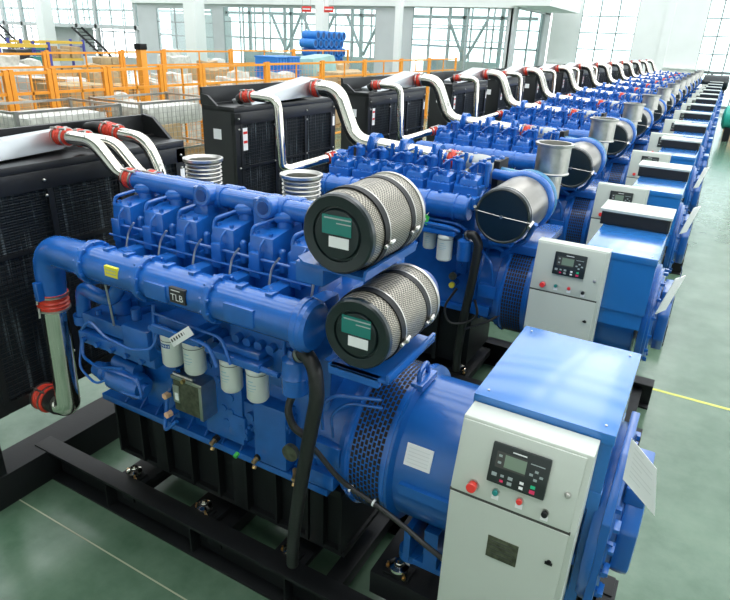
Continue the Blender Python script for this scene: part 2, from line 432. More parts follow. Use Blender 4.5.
def vibration_mount(rt, x, y, z, s=1.):
    b = mb('black'); b.box(x-.075*s, x+.075*s, y-.05*s, y+.05*s, z, z+.02, .003); b.lathe((x, y, z+.02), (0, 0, 1), [(0, .055*s), (.025, .05*s), (.04, .03*s), (.06, .03*s)], 18)
    o = b.link('vibration_mount', rt)
    b = mb('chrome'); b.lathe((x, y, z+.035), (0, 0, 1), [(0, .040*s), (.008, .056*s), (.022, .054*s), (.032, .030*s), (.05, .022*s), (.05, 0)], 20); b.cyl((x, y, z+.07), (x, y, z+.10), .012, n=6); b.link('spring_cap', o, label='polished steel mount cap')
    for dx, dy in ((-.062*s, -.01), (.05*s, -.045*s)):
        b = mb('brass'); b.cyl((x+dx, y+dy, z+.018), (x+dx, y+dy, z+.034), .013, n=6); b.cyl((x+dx, y+dy, z+.034), (x+dx, y+dy, z+.055), .007, n=8); b.link('bolt', o, label='brass coloured bolt')

def oil_filter(rt, x, y, zt, h=.2, r=.058, printed=None):
    b = mb('filterwhite'); b.lathe((x, y, zt-h), (0, 0, 1), [(0, 0), (.002, r*.6), (.006, r*.86), (.02, r), (h-.03, r), (h-.024, r*1.03), (h-.018, r), (h-.006, r*.95), (h, r*.9)], 28)
    b.m('gasket'); 
    b.lathe((x, y, zt-.040), (0, 0, 1), [(0, r*1.012), (.004, r*1.012)], 28)
    o = b.link('oil_filter', rt, label='white spin-on oil filter')
    b = mb('text_blue' if printed == 'bold' else 'text_pale')
    def arc(z0, z1, a0, a1, n=6):
        rr = r*1.012
        for i in range(n):
            p, q = [math.radians(a0+(a1-a0)*(i+t)/n) for t in (0, 1)]
            b.quad((x+rr*math.sin(p), y-rr*math.cos(p), z0), (x+rr*math.sin(q), y-rr*math.cos(q), z0), (x+rr*math.sin(q), y-rr*math.cos(q), z1), (x+rr*math.sin(p), y-rr*math.cos(p), z1))
    if printed == 'bold':
        arc(zt-.078, zt-.052, -35, 35)
        b.m('white')
        for i in range(5):
            a = -27+i*13; arc(zt-.073, zt-.058, a, a+3, 1); arc(zt-.067, zt-.064, a+3, a+7, 1)
    else:
        arc(zt-.075, zt-.069, -15, 15, 3); arc(zt-.095, zt-.091, -30, 30); arc(zt-.115, zt-.111, -30, 30); arc(zt-.13, zt-.127, -18, 20)
    b.link('filter_print', o, label='printed marking on the filter can')

def air_filter(rt, x, y0, y1, z, r, style='perf'):
    d = (0, 1, 0); L = y1-y0
    if style == 'perf':
        b = mb('perf'); b.lathe((x, y0+.012, z), d, [(0, r*.97), (.01, r*1.0), (L*.18, r*1.02), (L-.02, r*1.06), (L-.02, r*.9)], 48)
        o = b.link('air_filter', rt, label='cylindrical air filter with perforated steel mesh shell and black end')
        b = mb('blackcap'); rr = r*.97
        b.lathe((x, y0, z), d, [(.02, rr+.006), (.0, rr+.004), (-.008, rr-.004), (-.004, rr*.72), (.006, rr*.70), (.006, rr*.66), (-.006, rr*.62), (-.008, 0)], 48)
        b.link('end_cap', o, label='black round end cap')
        b = mb('steel'); b.lathe((x, y1-.03, z), d, [(0, r*1.02), (0, r*1.085), (.02, r*1.09), (.03, r*1.04), (.03, 0)], 48); b.link('rear_ring', o)
        b = mb('greenlab'); b.box(x-.07, x+.072, y0-.0105, y0-.0085, z-.0, z+.082)
        b.m('white'); b.box(x-.035, x+.062, y0-.0115, y0-.0095, z-.055, z-.008)
        b.m('btn_grey'); b.box(x-.06, x+.07, y0-.0112, y0-.0105, z+.066, z+.072); b.box(x+.0, x+.07, y0-.0112, y0-.0105, z+.048, z+.053)
        b.link('sticker', o, label='green and white sticker on the black cap')
        for t in (.22, .74):
            b = mb('black'); b.lathe((x, y0+L*t-.018, z), d, [(0, r*1.05), (0, r*1.065), (.036, r*1.075), (.036, r*1.05)], 48)
            b.m('steel'); b.lathe((x, y0+L*t+.020, z), d, [(0, r*1.05), (0, r*1.066), (.008, r*1.07), (.008, r*1.05)], 48)
            a = math.radians(-12); c = Vector((x+r*1.12*math.cos(a), y0+L*t, z+r*1.12*math.sin(a))); b.cyl(c-Vector((0, .03, 0)), c+Vector((0, .05, .01)), .008, n=8); b.ball(c+Vector((.01, 0, .015)), .013)
            b.link('strap', o, label='dark mounting strap with steel buckle')
    else:
        b = mb('shellb'); b.lathe((x, y0+.01, z), d, [(0, r*.96), (.015, r*1.0), (L, r*1.02), (L, .1)], 44)
        o = b.link('air_filter', rt, label='cylindrical air filter with satin steel shell and black end')
        b = mb('blackcap'); b.lathe((x, y0, z), d, [(.03, r*1.012), (.0, r*.99), (-.01, r*.93), (-.004, r*.9), (-.018, 0)], 44); b.link('end_cap', o, label='black domed end cap')
        b = mb('steel'); b.lathe((x, y0+.035, z), d, [(0, r*1.0), (0, r*1.025), (.012, r*1.025), (.012, r*1.0)], 44); b.tube([(x-r*1.02, y0-.005, z+.02), (x, y0-.024, z), (x+r*1.02, y0-.005, z-.02)], .004, n=6)
        b.cyl((x, y0-.014, z), (x, y0-.034, z), .014, n=10); b.cyl((x+r*1.0, y0-.02, z-.05), (x+r*1.04, y0+.06, z-.02), .014, n=8); b.cyl((x-r*1.0, y0-.02, z+.05), (x-r*1.04, y0+.06, z+.02), .014, n=8)
        b.link('retaining_band', o)
    return o

def radiator(rt, xf, y0, y1, zt, zdeck, side=True, duct_dir=1):
    """xf: front (engine side) face; depth goes to -X"""
    d = .42; zb = .95
    b = mb('blackbrown')
    b.box(xf-d, xf-.02, y0, y0+.035, zb, zt-.02, .004); b.box(xf-d, xf-.02, y1-.035, y1, zb, zt-.02, .004)
    b.box(xf-d, xf, y0, y1, zt-.05, zt, .004); b.box(xf-.05, xf+.004, y0, y1, zt-.17, zt-.05, .003)
    b.box(xf-.05, xf, y0, y1, zb, zb+.08); b.box(xf-.04, xf+.004, y0, y0+.09, zb, zt-.06); b.box(xf-.04, xf+.004, y1-.09, y1, zb, zt-.06)
    b.box(xf-d, xf-.02, y0+.03, y1-.03, zb, zb+.05)
    b.box(xf-d+.1, xf-d+.13, y0, y1, zt, zt+.02)
    r = b.link('radiator', rt, label='tall black radiator case with stone guard')
    b = mb('fins'); b.box(xf-.16, xf-.03, y0+.035, y1-.035, zb+.05, zt-.06); b.link('radiator_core', r)
    b = mb('grille'); n = 3; w = (y1-y0-.18)/n
    # a real open guard: bars in front of the core
    ya, yb_, za, zb2 = y0+.09, y1-.09, zb+.08, zt-.17
    b = mb('blackbrown')
    for i in range(n+1): y = ya+(yb_-ya)*i/n; b.box(xf-.012, xf+.01, y-.02, y+.02, za, zb2)
    zm = zb+(zt-zb)*.66
    b.box(xf-.012, xf+.008, ya, yb_, zm-.012, zm+.012)
    k = int((zb2-za)/.035)
    for i in range(1, k): z = za+(zb2-za)*i/k; b.box(xf-.004, xf+.0, ya, yb_, z-.002, z+.002)
    k = int((yb_-ya)/.035)
    for i in range(1, k): y = ya+(yb_-ya)*i/k; b.box(xf-.005, xf-.001, y-.002, y+.002, za, zb2)
    g = b.link('stone_guard', r, label='black wire stone guard')
    b = mb('steel')
    for y in (y0+.05, y0+.62, y1-.62, y1-.05):
        for z in (zm, zt-.21, zt-.11, zb+.25): b.ball((xf+.01, y, z), .011, 8)
    b.link('bolts', r)
    # upper deck with tapering silver air duct and side cheeks
    b = mb('blackbrown'); b.prism([(y0+.02, zt), (y0+.02, zt+.16), (y1-.02, zt+.16), (y1-.02, zt+.0)], 'x', xf-d-.03, xf-d)
    b.prism([(xf-d, zt), (xf-d, zt+.17), (xf-d+.12, zt+.15), (xf-.12, zt)], 'y', y1-.03, y1)
    b.prism([(xf-d, zt), (xf-d, zt+.10), (xf-d+.08, zt+.09), (xf-.22, zt)], 'y', y0, y0+.03)
    b.link('rear_cowl', r)
    b = mb('white'); b.box(xf+.011, xf+.0125, y0+.10, y0+.17, zt-.42, zt-.20); b.m('btn_red'); b.box(xf+.0125, xf+.0135, y0+.105, y0+.165, zt-.26, zt-.235); b.box(xf+.0125, xf+.0135, y0+.105, y0+.165, zt-.35, zt-.325)
    b.link('warning_sticker', r, label='tall white sticker with red bars')
    b = mb('white'); b.box(xf-.28, xf-.18, y0-.002, y0, zt-.32, zt-.22); b.link('warning_sticker', r, label='small white sticker on the side')
    b = mb('white'); b.box(xf+.004, xf+.006, y1-.08, y1-.02, zt-.33, zt-.22); b.link('warning_sticker', r, label='small white sticker at the far edge')
    return r

# ------------------------------------------------------------------ nearest generator set (A)
def set_a():
    global ORG
    yc = 2.70; ORG = (-1.9, yc, 0)
    rt = root('generator_set', ORG, 'nearest blue diesel generator set with two mesh-shelled air filters and twin steel bellows', 'generator', 'generator sets standing in one long row')
    # skid
    b = mb('black')
    def ibeam(y0, y1, x0, x1, h=.28):
        b.box(x0, x1, y0, y1, h-.022, h, .002); b.box(x0, x1, y0, y1, .0, .022, .002); b.box(x0, x1, (y0+y1)/2-.01+.035, (y0+y1)/2+.01+.035, .0, h-.01)
    ibeam(2.20, 2.34, -4.15, .10); ibeam(3.12, 3.28, -4.15, .10)
    for x in (-3.2, -2.35, -1.45, -.65): b.box(x-.06, x+.06, 2.28, 3.14, .10, .20, .003)
    b.box(.02, .12, 2.2, 3.28, 0, .27, .003)
    b.box(-4.30, -4.0, 1.7, 3.75, 0, .27, .004)
    for yy in (1.86, 3.5):
        for xx in (-4.2, -4.05): b.box(xx-.03, xx+.03, yy-.03, yy+.03, .27, .94)
    for x in (-3.35, -2.5, -1.7, -.95): b.box(x-.006, x+.006, 2.21, 2.30, .02, .26)
    b.link('base_frame', rt, label='black steel skid of I-beams on the floor')
    for x in (-3.22, -2.52, -1.77):
        vibration_mount(rt, x, 2.385, .245)
        b = mb('black'); b.box(x-.12, x+.12, 2.32, 3.02, .2, .245, .003); b.link('mount_bracket', rt)
    b = mb('black'); b.box(-1.18, -.70, 2.36, 3.04, .30, .47, .006); b.link('mount_bracket', rt, label='black raised mounting block')
    vibration_mount(rt, -1.03, 2.44, .47, 1.1); vibration_mount(rt, -1.03, 2.93, .47, 1.1)
    # black side support
    b = mb('black')
    b.box(-3.36, -1.42, 2.47, 3.0, .42, .93); b.box(-3.38, -1.40, 2.43, 3.06, .385, .42, .003); b.box(-3.38, -1.40, 2.37, 3.06, .89, .94, .003)
    for i in range(9): x = -3.37+i*.243; b.box(x-.008, x+.012, 2.41, 2.48, .41, .90)
    for x in (-2.95, -2.22, -1.6): b.box(x-.05, x+.05, 2.42, 2.48, .41, .90, .004)
    b.link('engine_support', rt, label='black ribbed engine support plate')
    # crankcase
    b = mb('blue')
    b.box(-3.34, -1.45, 2.30, 3.10, .94, .985, .004)
    b.box(-3.2, -1.5, 2.38, 3.02, .98, 1.50, .02)
    b.prism([(2.38, 1.45), (2.42, 1.85), (2.30, 2.05), (2.62, 2.12), (2.78, 2.12), (3.10, 2.05), (2.98, 1.85), (3.02, 1.45)], 'x', -3.15, -1.5, .01)
    for i in range(12): x = -3.12+i*.145; b.prism([(2.31, .985), (2.39, .985), (2.39, 1.06)], 'x', x, x+.012)
    b.box(-2.35, -2.05, 2.30, 2.40, 1.05, 1.55, .01); b.box(-1.96, -1.72, 2.28, 2.40, 1.0, 1.42, .03)
    random.seed(3)
    for i in range(26):
        x = random.uniform(-3.1, -1.6); z = random.uniform(1.08, 1.7); w = random.uniform(.02, .07); h = random.uniform(.02, .08)
        b.box(x-w, x+w, 2.345-random.uniform(0, .06), 2.40, z-h, z+h, .006)
        b.cyl((x+w*.5, 2.34, z), (x+w*.5, 2.29, z), random.uniform(.01, .03), n=8)
    for i in range(10):
        x = -3.0+i*.15; b.cyl((x, 2.40, 1.72), (x, 2.28, 1.74), .032, n=14)
    cc = b.link('crankcase', rt, label='blue cast V engine crankcase')
    # flange bolts and brass plugs
    for x in (-2.26, -1.93, -1.64):
        b = mb('black'); b.cyl((x, 2.30, 1.035), (x, 2.27, 1.03), .022, n=10); b.m('brass'); b.cyl((x, 2.27, 1.03), (x, 2.235, 1.02), .015, n=8); b.cyl((x, 2.25, .99), (x, 2.24, .975), .013, n=8)
        b.link('oil_plug', rt, label='brass plug in a black collar')
    # accessory block front-left: coolant pump and elbow
    b = mb('blue'); b.box(-3.22, -2.50, 2.16, 2.36, 1.60, 1.70, .02); b.box(-3.24, -2.56, 2.13, 2.34, 1.50, 1.58, .015); b.box(-2.78, -2.56, 2.1, 2.34, 1.56, 1.76, .02)
    b.box(-2.85, -2.55, 2.28, 2.42, 1.15, 1.5, .03); b.cyl((-3.0, 2.3, 1.70), (-3.0, 2.3, 1.80), .06, n=16); b.cyl((-2.75, 2.2, 1.76), (-2.75, 2.2, 1.83), .03, n=12)
    for i in range(5): b.cyl((-3.17+i*.13, 2.13, 1.54), (-3.17+i*.13, 2.10, 1.54), .018, n=8)
    for i in range(4): b.cyl((-3.1+i*.14, 2.2, 1.70), (-3.1+i*.14, 2.2, 1.73), .02, n=8)
    b.link('injection_pump', rt, label='blue pump block on the engine front corner')
    b = mb('blue'); b.tube([(-2.85, 2.2, 1.98), (-2.95, 2.2, 1.83), (-3.1, 2.2, 1.83), (-3.22, 2.2, 1.86), (-3.26, 2.2, 1.6)], .045, n=14, bend=.08); b.cyl((-3.26, 2.2, 1.66), (-3.26, 2.2, 1.60), .06, n=14); b.link('coolant_elbow', rt)
    b = mb('blue'); b.lathe((-3.17, 2.18, 1.30), (1, 0, -.02), [(0, .03), (.0, .05), (.08, .065), (.10, .05), (.16, .07), (.17, .085), (.40, .085), (.43, .07), (.43, .035), (.46, .03), (.46, 0)], 24); b.cyl((-3.0, 2.2, 1.40), (-2.8, 2.2, 1.39), .04, n=14); b.box(-2.93, -2.85, 2.18, 2.4, 1.2, 1.36, .01)
    b.link('starter_motor', rt, label='blue cylindrical starter motor')
    # fluid lines
    def line(name, pts, r=.008, key='blue', bend=.05, lab=None): 
        b = mb(key); b.tube(pts, r, n=8, bend=bend, seg=4); return b.link(name, rt, label=lab)
    line('fuel_line', [(-3.15, 2.1, 1.62), (-3.0, 2.06, 1.74), (-2.88, 2.06, 1.66), (-2.66, 2.06, 1.64), (-2.5, 2.08, 1.68), (-2.46, 2.12, 1.84)], .009)
    line('fuel_line', [(-2.5, 2.12, 1.95), (-2.5, 2.1, 1.7), (-2.56, 2.2, 1.6)], .012)
    line('fuel_line', [(-3.22, 2.16, 1.6), (-3.22, 2.12, 1.40), (-3.05, 2.1, 1.38), (-2.8, 2.1, 1.45)], .010)
    line('fuel_line', [(-3.24, 2.16, 1.55), (-3.24, 2.1, 1.32), (-3.1, 2.1, 1.24), (-3.0, 2.12, 1.3)], .008)
    line('fuel_line', [(-2.86, 2.1, 1.99), (-2.86, 2.12, 1.72)], .006, 'steel', lab='thin bare steel line')
    line('fuel_line', [(-2.72, 2.12, 1.4), (-2.66, 2.1, 1.28), (-2.85, 2.1, 1.27)], .010)
    line('fuel_line', [(-2.45, 2.06, 1.86), (-2.2, 2.04, 1.87), (-2.02, 2.04, 1.86), (-1.98, 2.04, 1.75)], .011)
    line('fuel_line', [(-2.45, 2.08, 1.92), (-1.95, 2.06, 1.92), (-1.90, 2.06, 1.78)], .009)
    line('fuel_line', [(-2.5, 2.2, 1.12), (-2.62, 2.2, 1.0), (-2.62, 2.26, 1.25), (-2.44, 2.2, 1.5)], .013)
    line('fuel_line', [(-1.42, 2.2, 1.48), (-1.40, 2.15, 1.66), (-1.33, 2.16, 1.74), (-1.12, 2.26, 1.73)], .010)
    line('fuel_line', [(-1.38, 2.24, 1.42), (-1.36, 2.18, 1.60), (-1.28, 2.2, 1.69), (-1.12, 2.28, 1.67)], .008)
    line('fuel_line', [(-3.12, 2.45, 2.26), (-3.10, 2.375, 2.255), (-1.6, 2.375, 2.255)], .009)
    line('fuel_line', [(-3.10, 2.36, 2.185), (-1.6, 2.36, 2.185)], .008)
    # cylinder heads, both banks
    for i in range(6):
        x = -3.02+i*.267
        for sgn in (-1, 1):
            f = lambda y: yc+sgn*y
            b = mb('blue')
            ya, yb_ = sorted((f(.30), f(.06))); b.box(x-.098, x+.098, ya, yb_, 1.98, 2.20, .008)
            ya, yb_ = sorted((f(.31), f(.02)))
            b.hull8([(x-.084, ya, 2.19), (x+.084, ya, 2.19), (x+.084, yb_, 2.19), (x-.084, yb_, 2.19), (x-.078, ya+.012, 2.37), (x+.078, ya+.012, 2.37), (x+.078, yb_-.01, 2.41), (x-.078, yb_-.01, 2.41)], .016)
            b.box(x-.05, x+.02, min(f(.30), f(.345)), max(f(.30), f(.345)), 2.15, 2.29, .006)
            for dx in (-.09, .09): b.cyl((x+dx*1.15, f(.25), 2.18), (x+dx*1.15, f(.25), 2.29), .022, n=12); b.ball((x+dx*1.15, f(.25), 2.29), .022, 10)
            for dx in (-.045, .045): b.cyl((x+dx, f(.27), 2.37), (x+dx, f(.27), 2.39), .012, n=8)
            h = b.link('cylinder_head', rt)
            b = mb('blue'); b.cyl((x+.03, f(.12), 2.38), (x+.03, f(.12), 2.43), .05, n=18, ch=.006); b.lathe((x+.01, f(.15), 2.445), (.9, sgn*-.35, .1), [(-.03, .02), (-.01, .034), (.03, .036), (.07, .034), (.085, .02), (.085, 0)], 16)
            b.tube([(x-.07, f(.29), 2.36), (x-.065, f(.28), 2.41), (x+.0, f(.17), 2.44)], .010, n=8)
            b.tube([(x+.02, f(.29), 2.36), (x+.02, f(.335), 2.33), (x+.01, f(.335), 2.2)], .007, n=6)
            b.link('injector', h)
            if sgn < 0:
                b = mb('steel'); b.tube([(x+.16, f(.35), 2.30), (x+.115, f(.36), 2.24), (x+.12, f(.40), 2.13)], .006, n=6); b.m('blue'); b.cyl((x+.12, f(.42), 2.10), (x+.12, f(.40), 2.15), .016, n=8); b.link('drain_line', h)
    # big intake manifold with elbow
    b = mb('blue')
    zt_, ym = 2.115, 2.10
    b.tube([(-1.42, ym, zt_), (-2.93, ym, zt_)], .106, n=28); b.tube([(-2.93, ym, zt_), (-3.355, ym, zt_), (-3.385, ym, 1.80)], .106, n=28, bend=.40, seg=12, radii=(.106, .085))
    for x in (-2.92, -2.47, -1.98):
        b.cyl((x-.018, ym, zt_), (x+.018, ym, zt_), .130, n=32, ch=.006)
        for k in range(10):
            a = 2*PI*k/10+.3; b.cyl((x-.03, ym-.119*math.cos(a), zt_+.119*math.sin(a)), (x+.03, ym-.119*math.cos(a), zt_+.119*math.sin(a)), .009, n=6)
    b.cyl((-1.47, ym, zt_), (-1.43, ym, zt_), .132, n=32, ch=.006); b.lathe((-1.43, ym, zt_), (1, 0, 0), [(0, .128), (.02, .126), (.035, .11), (.035, 0)], 32)
    for x in (-2.78, -2.62, -2.32, -2.14, -1.83, -1.65): b.box(x-.02, x+.02, ym-.03, ym+.03, zt_+.096, zt_+.118, .004)
    for i in range(6): x = -2.85+i*.267; b.box(x-.05, x+.05, ym+.05, ym+.32, zt_-.07, zt_+.05, .02)
    b.box(-2.40, -2.25, ym-.112, ym-.09, zt_-.05, zt_+.04, .002); b.box(-1.86, -1.68, ym-.112, ym-.09, zt_-.04, zt_+.05, .002)
    b.box(-3.38, -3.34, ym-.12, ym-.08, 1.80, 1.92, .004)
    man = b.link('intake_manifold', rt, label='large blue intake pipe with bolted flanges and elbow')
    b = mb('yellow'); b.box(-2.705, -2.605, ym-.1075, ym-.085, zt_+.0, zt_+.058); b.m('btn_grey'); b.box(-2.695, -2.615, ym-.1085, ym-.1075, zt_+.016, zt_+.02); b.box(-2.695, -2.615, ym-.1085, ym-.1075, zt_+.036, zt_+.04)
    b.link('sticker', man, label='small yellow sticker on the intake pipe')
    b = mb('text_black'); b.box(-2.215, -2.11, ym-.115, ym-.09, zt_-.03, zt_+.05)
    b.m('white'); b.text('TLB', (-2.206, ym-.1156, zt_-.016), (1, 0, 0), (0, 0, 1), .052); b.box(-2.20, -2.14, ym-.116, ym-.115, zt_+.036, zt_+.04)
    b.link('badge', man, label='black badge with pale lettering')
    b = MB(); clamp_hose(b, (-3.39, ym, 1.83), (-3.392, ym, 1.70), .088); b.link('hose_coupling', rt, label='red hose coupling under the intake elbow')
    b = mb('chrome'); b.tube([(-3.392, ym, 1.72), (-3.43, ym, .95), (-3.57, ym-.02, .965)], .078, n=24, bend=.16, seg=10); b.link('charge_air_pipe', rt, label='polished steel pipe dropping from the elbow')
    b = mb('rubber'); b.cyl((-3.5, ym-.02, .965), (-3.60, ym-.02, .965), .082, n=24)
    clamp_hose(b, (-3.58, ym-.02, .965), (-3.68, ym-.02, .965), .088); b.link('hose_coupling', rt, label='red and black coupling at the radiator inlet')
    # top charge pipes
    for j, (y, z) in enumerate(((2.60, 2.480), (2.745, 2.450))):
        b = mb('blue'); b.tube([(-3.12+.03*j, y, z), (-1.5, y, z), (-1.42, y-.1, z-.04)], .056, n=18, bend=.08)
        for x in (-2.42, -1.98): b.cyl((x-.06, y, z), (x+.06, y, z), .068, n=18, ch=.006)
        b.link('water_pipe', rt, label='long blue pipe over the cylinder heads')
        b = MB(); clamp_hose(b, (-3.18+.03*j, y, z+.005), (-3.09+.03*j, y, z), .060); b.link('hose_coupling', rt, label='red coupling on the top pipe')
        b = mb('chrome'); b.tube([(-3.15+.03*j, y, z), (-3.25+.03*j, y, z+.02), (-3.45+.02*j, y, z+.2), (-3.78, y, z+.2)], .045, n=18, bend=.07)
        b.link('charge_air_pipe', rt, label='slim polished pipe bending down to the top pipe')
        b = MB(); clamp_hose(b, (-3.82, y, z+.2), (-3.70, y, z+.2), .056); b.link('hose_coupling', rt, label='red coupling at the silver duct')
    for x in (-2.47, -2.03):
        b = mb('blue'); b.box(x-.06, x+.06, 2.50, 2.64, 2.22, 2.545, .03); b.cyl((x+.03, 2.58, 2.49), (x+.03, 2.485, 2.50), .062, n=20, ch=.008); b.m('bluedark'); b.cyl((x+.03, 2.49, 2.50), (x+.03, 2.48, 2.50), .036, n=16)
        b.link('thermostat_housing', rt)
    b = mb('rubber'); b.tube([(-4.05, 3.02, 2.66), (-3.95, 3.02, 2.68), (-3.84, 3.02, 2.675)], .045, n=14); clamp_hose(b, (-3.87, 3.02, 2.675), (-3.70, 3.02, 2.66), .055); b.link('hose_coupling', rt, label='black and red coupling on the radiator deck')
    b = mb('chrome'); b.tube([(-3.72, 3.02, 2.66), (-3.46, 3.02, 2.645), (-3.35, 3.02, 2.47), (-3.27, 3.0, 2.2), (-3.27, 3.0, 2.05)], .045, n=18, bend=.10, seg=8); b.link('coolant_pipe', rt, label='polished bent coolant pipe')
    # exhaust bellows
    for x in (-3.0, -2.18):
        b = mb('steel'); prof = [(0, .11), (.03, .11)]; z = .03
        for i in range(9): prof += [(z, .106), (z+.006, .120), (z+.012, .124), (z+.018, .120), (z+.024, .106)]; z += .027
        prof += [(z, .115), (z+.005, .135), (z+.022, .136), (z+.024, .122), (z+.005, .106), (z-.1, .104), (.05, .104)]
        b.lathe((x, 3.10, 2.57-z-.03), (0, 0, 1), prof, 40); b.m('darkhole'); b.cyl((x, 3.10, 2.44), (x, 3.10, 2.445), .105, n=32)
        b.link('exhaust_bellows', rt, label='open steel exhaust bellows')
        b = mb('bluedark'); b.cyl((x, 3.10, 2.0), (x, 3.10, 2.33), .09, n=24); b.lathe((x, 3.02, 2.12), (0, 1, 0), [(0, .14), (.1, .17), (.2, .14)], 24); b.link('turbocharger', rt)
    # air filters on blue trays
    air_filter(rt, -1.262, 2.05, 2.53, 2.60, .172)
    air_filter(rt, -1.125, 2.00, 2.50, 2.195, .160)
    b = mb('blue'); b.prism([(-1.47, 2.46), (-1.45, 2.425), (-1.13, 2.415), (-1.12, 2.46), (-1.135, 2.46), (-1.14, 2.43), (-1.44, 2.44)], 'y', 2.06, 2.56); b.box(-1.5, -1.35, 2.08, 2.6, 2.33, 2.43, .01); b.box(-1.38, -1.2, 2.5, 2.6, 1.7, 2.43, .008); b.link('filter_tray', rt)
    b = mb('blue'); b.box(-1.27, -.97, 2.02, 2.52, 1.985, 2.00, .003); b.box(-.985, -.97, 2.02, 2.52, 1.99, 2.03, .002); b.box(-1.28, -1.02, 2.02, 2.05, 1.95, 2.0, .003)
    b.prism([(2.05, 1.99), (2.5, 1.99), (2.5, 1.66)], 'x', -1.32, -1.29); b.link('filter_tray', rt)
    b = mb('bluedark'); b.lathe((-1.28, 2.52, 2.58), (0, 1, 0), [(0, .11), (.06, .10), (.12, .12), (.2, .12), (.24, .08)], 24); b.lathe((-1.15, 2.49, 2.17), (0, 1, 0), [(0, .10), (.06, .09), (.12, .11), (.2, .11), (.24, .08)], 24); b.link('turbocharger', rt)
    # oil filters
    for x in (-2.415, -2.245): oil_filter(rt, x, 2.15, 1.79, .21, .062, 'bold' if x < -2.3 else None)
    for x in (-1.98, -1.80): oil_filter(rt, x, 2.15, 1.765, .21, .06)
    b = mb('blue'); b.box(-2.50, -2.17, 2.08, 2.30, 1.79, 1.835, .01); b.box(-2.48, -2.2, 2.12, 2.3, 1.83, 1.88, .01); b.cyl((-2.52, 2.1, 1.81), (-2.14, 2.1, 1.81), .02, n=10); b.link('filter_head', rt)
    b = mb('blue'); b.box(-2.06, -1.73, 2.08, 2.30, 1.765, 1.81, .01); b.box(-2.03, -1.76, 2.12, 2.3, 1.81, 1.85, .01); b.cyl((-2.10, 2.1, 1.79), (-1.62, 2.1, 1.785), .016, n=10); b.link('filter_head', rt)
    b = mb('blue'); b.prism([(-2.02, 1.98), (-1.62, 1.98), (-1.53, 1.87), (-1.53, 1.68), (-2.02, 1.82)], 'y', 2.20, 2.26, .006)
    for i in range(5): b.cyl((-1.95+i*.075, 2.20, 1.87), (-1.95+i*.075, 2.16, 1.87), .026, n=12)
    b.link('bracket_plate', rt)
    b = mb('white'); b.hull8([(-2.30, 2.025, 1.83), (-2.265, 2.025, 1.79), (-2.105, 2.02, 1.91), (-2.14, 2.02, 1.95), (-2.30, 2.029, 1.83), (-2.265, 2.029, 1.79), (-2.105, 2.024, 1.91), (-2.14, 2.024, 1.95)])
    b.m('text_black')
    for i in range(7):
        p = Vector((-2.268+i*.019, 2.0215, 1.818+i*.0145)); b.quad(p, p+Vector((.009, 0, .007)), p+Vector((-.002, 0, .021)), p+Vector((-.011, 0, .014)))
    b.link('paper_tag', rt, label='white printed tag tied to a pipe')
    # control module
    b = mb('plate'); b.box(-2.49, -2.27, 2.19, 2.31, 1.22, 1.45, .01); b.m('steel'); b.box(-2.50, -2.25, 2.185, 2.32, 1.44, 1.465, .006); b.box(-2.275, -2.25, 2.18, 2.32, 1.22, 1.45, .004)
    b.box(-2.49, -2.44, 2.185, 2.20, 1.28, 1.40, .002); b.cyl((-2.46, 2.18, 1.49), (-2.30, 2.18, 1.49), .012, n=8); b.m('brass'); b.cyl((-2.37, 2.17, 1.47), (-2.37, 2.15, 1.47), .013, n=8)
    b.m('white'); b.box(-2.475, -2.445, 2.183, 2.186, 1.30, 1.35); b.link('engine_control_module', rt, label='grey metal control module on the engine side')
    for z in (1.26, 1.12): b = mb('peach'); b.m('blue'); b.cyl((-2.60, 2.40, z), (-2.60, 2.25, z), .026, n=10); b.m('peach'); b.cyl((-2.60, 2.25, z), (-2.60, 2.21, z), .022, n=6); b.link('protective_cap', rt, label='pale pink cap on an open port, %s one' % ('upper' if z > 1.2 else 'lower'))
    b = mb('greentag'); b.cyl((-2.03, 2.22, 1.06), (-2.03, 2.19, 1.05), .014, n=8); b.link('drain_cock', rt, label='bright green drain cock')
    b = mb('plate'); b.cyl((-1.63, 2.22, 1.24), (-1.63, 2.19, 1.24), .05, n=20); b.m('brass'); b.cyl((-1.60, 2.2, 1.14), (-1.57, 2.16, 1.135), .014, n=8); b.link('blanking_cover', rt, label='round brown blanking cover')
    # breather and hoses
    b = mb('blue'); b.lathe((-1.535, 2.12, 1.70), (0, 0, 1), [(0, .03), (.01, .065), (.10, .068), (.105, .072), (.115, .068), (.20, .066), (.22, .04), (.25, .03), (.25, 0)], 26); b.cyl((-1.60, 2.12, 1.9), (-1.60, 2.12, 2.03), .012, n=8); b.link('breather_canister', rt, label='blue breather canister')
    b = mb('rubber'); b.tube([(-1.50, 2.10, 1.935), (-1.45, 2.09, 1.97), (-1.385, 2.07, 1.92), (-1.36, 2.06, 1.78), (-1.41, 2.06, 1.5), (-1.48, 2.08, 1.15), (-1.56, 2.12, .72), (-1.64, 2.22, .40)], .037, n=16, bend=.12, seg=6)
    b.m('steel'); b.cyl((-1.49, 2.098, 1.945), (-1.475, 2.095, 1.955), .041, n=16); b.link('breather_hose', rt, label='thick black hose hanging down the engine side')
    b = mb('rubber'); b.tube([(-1.535, 2.12, 1.72), (-1.56, 2.08, 1.62), (-1.52, 2.08, 1.52), (-1.46, 2.1, 1.48)], .02, n=10); b.link('breather_hose', rt, label='short black hose under the canister')
    # alternator
    alternator(rt, -1.30, yc, 1.23, -.685, -.065, 2.335, 3.19, 1.47, 1.88, 'hex', xe=-.06)
    b = mb('white'); yy = yc-.408; b.hull8([(-1.0, 2.318, 1.355), (-.855, 2.318, 1.355), (-.855, 2.358, 1.465), (-1.0, 2.358, 1.465), (-1.0, 2.312, 1.358), (-.855, 2.312, 1.358), (-.855, 2.352, 1.468), (-1.0, 2.352, 1.468)])
    b.m('faint')
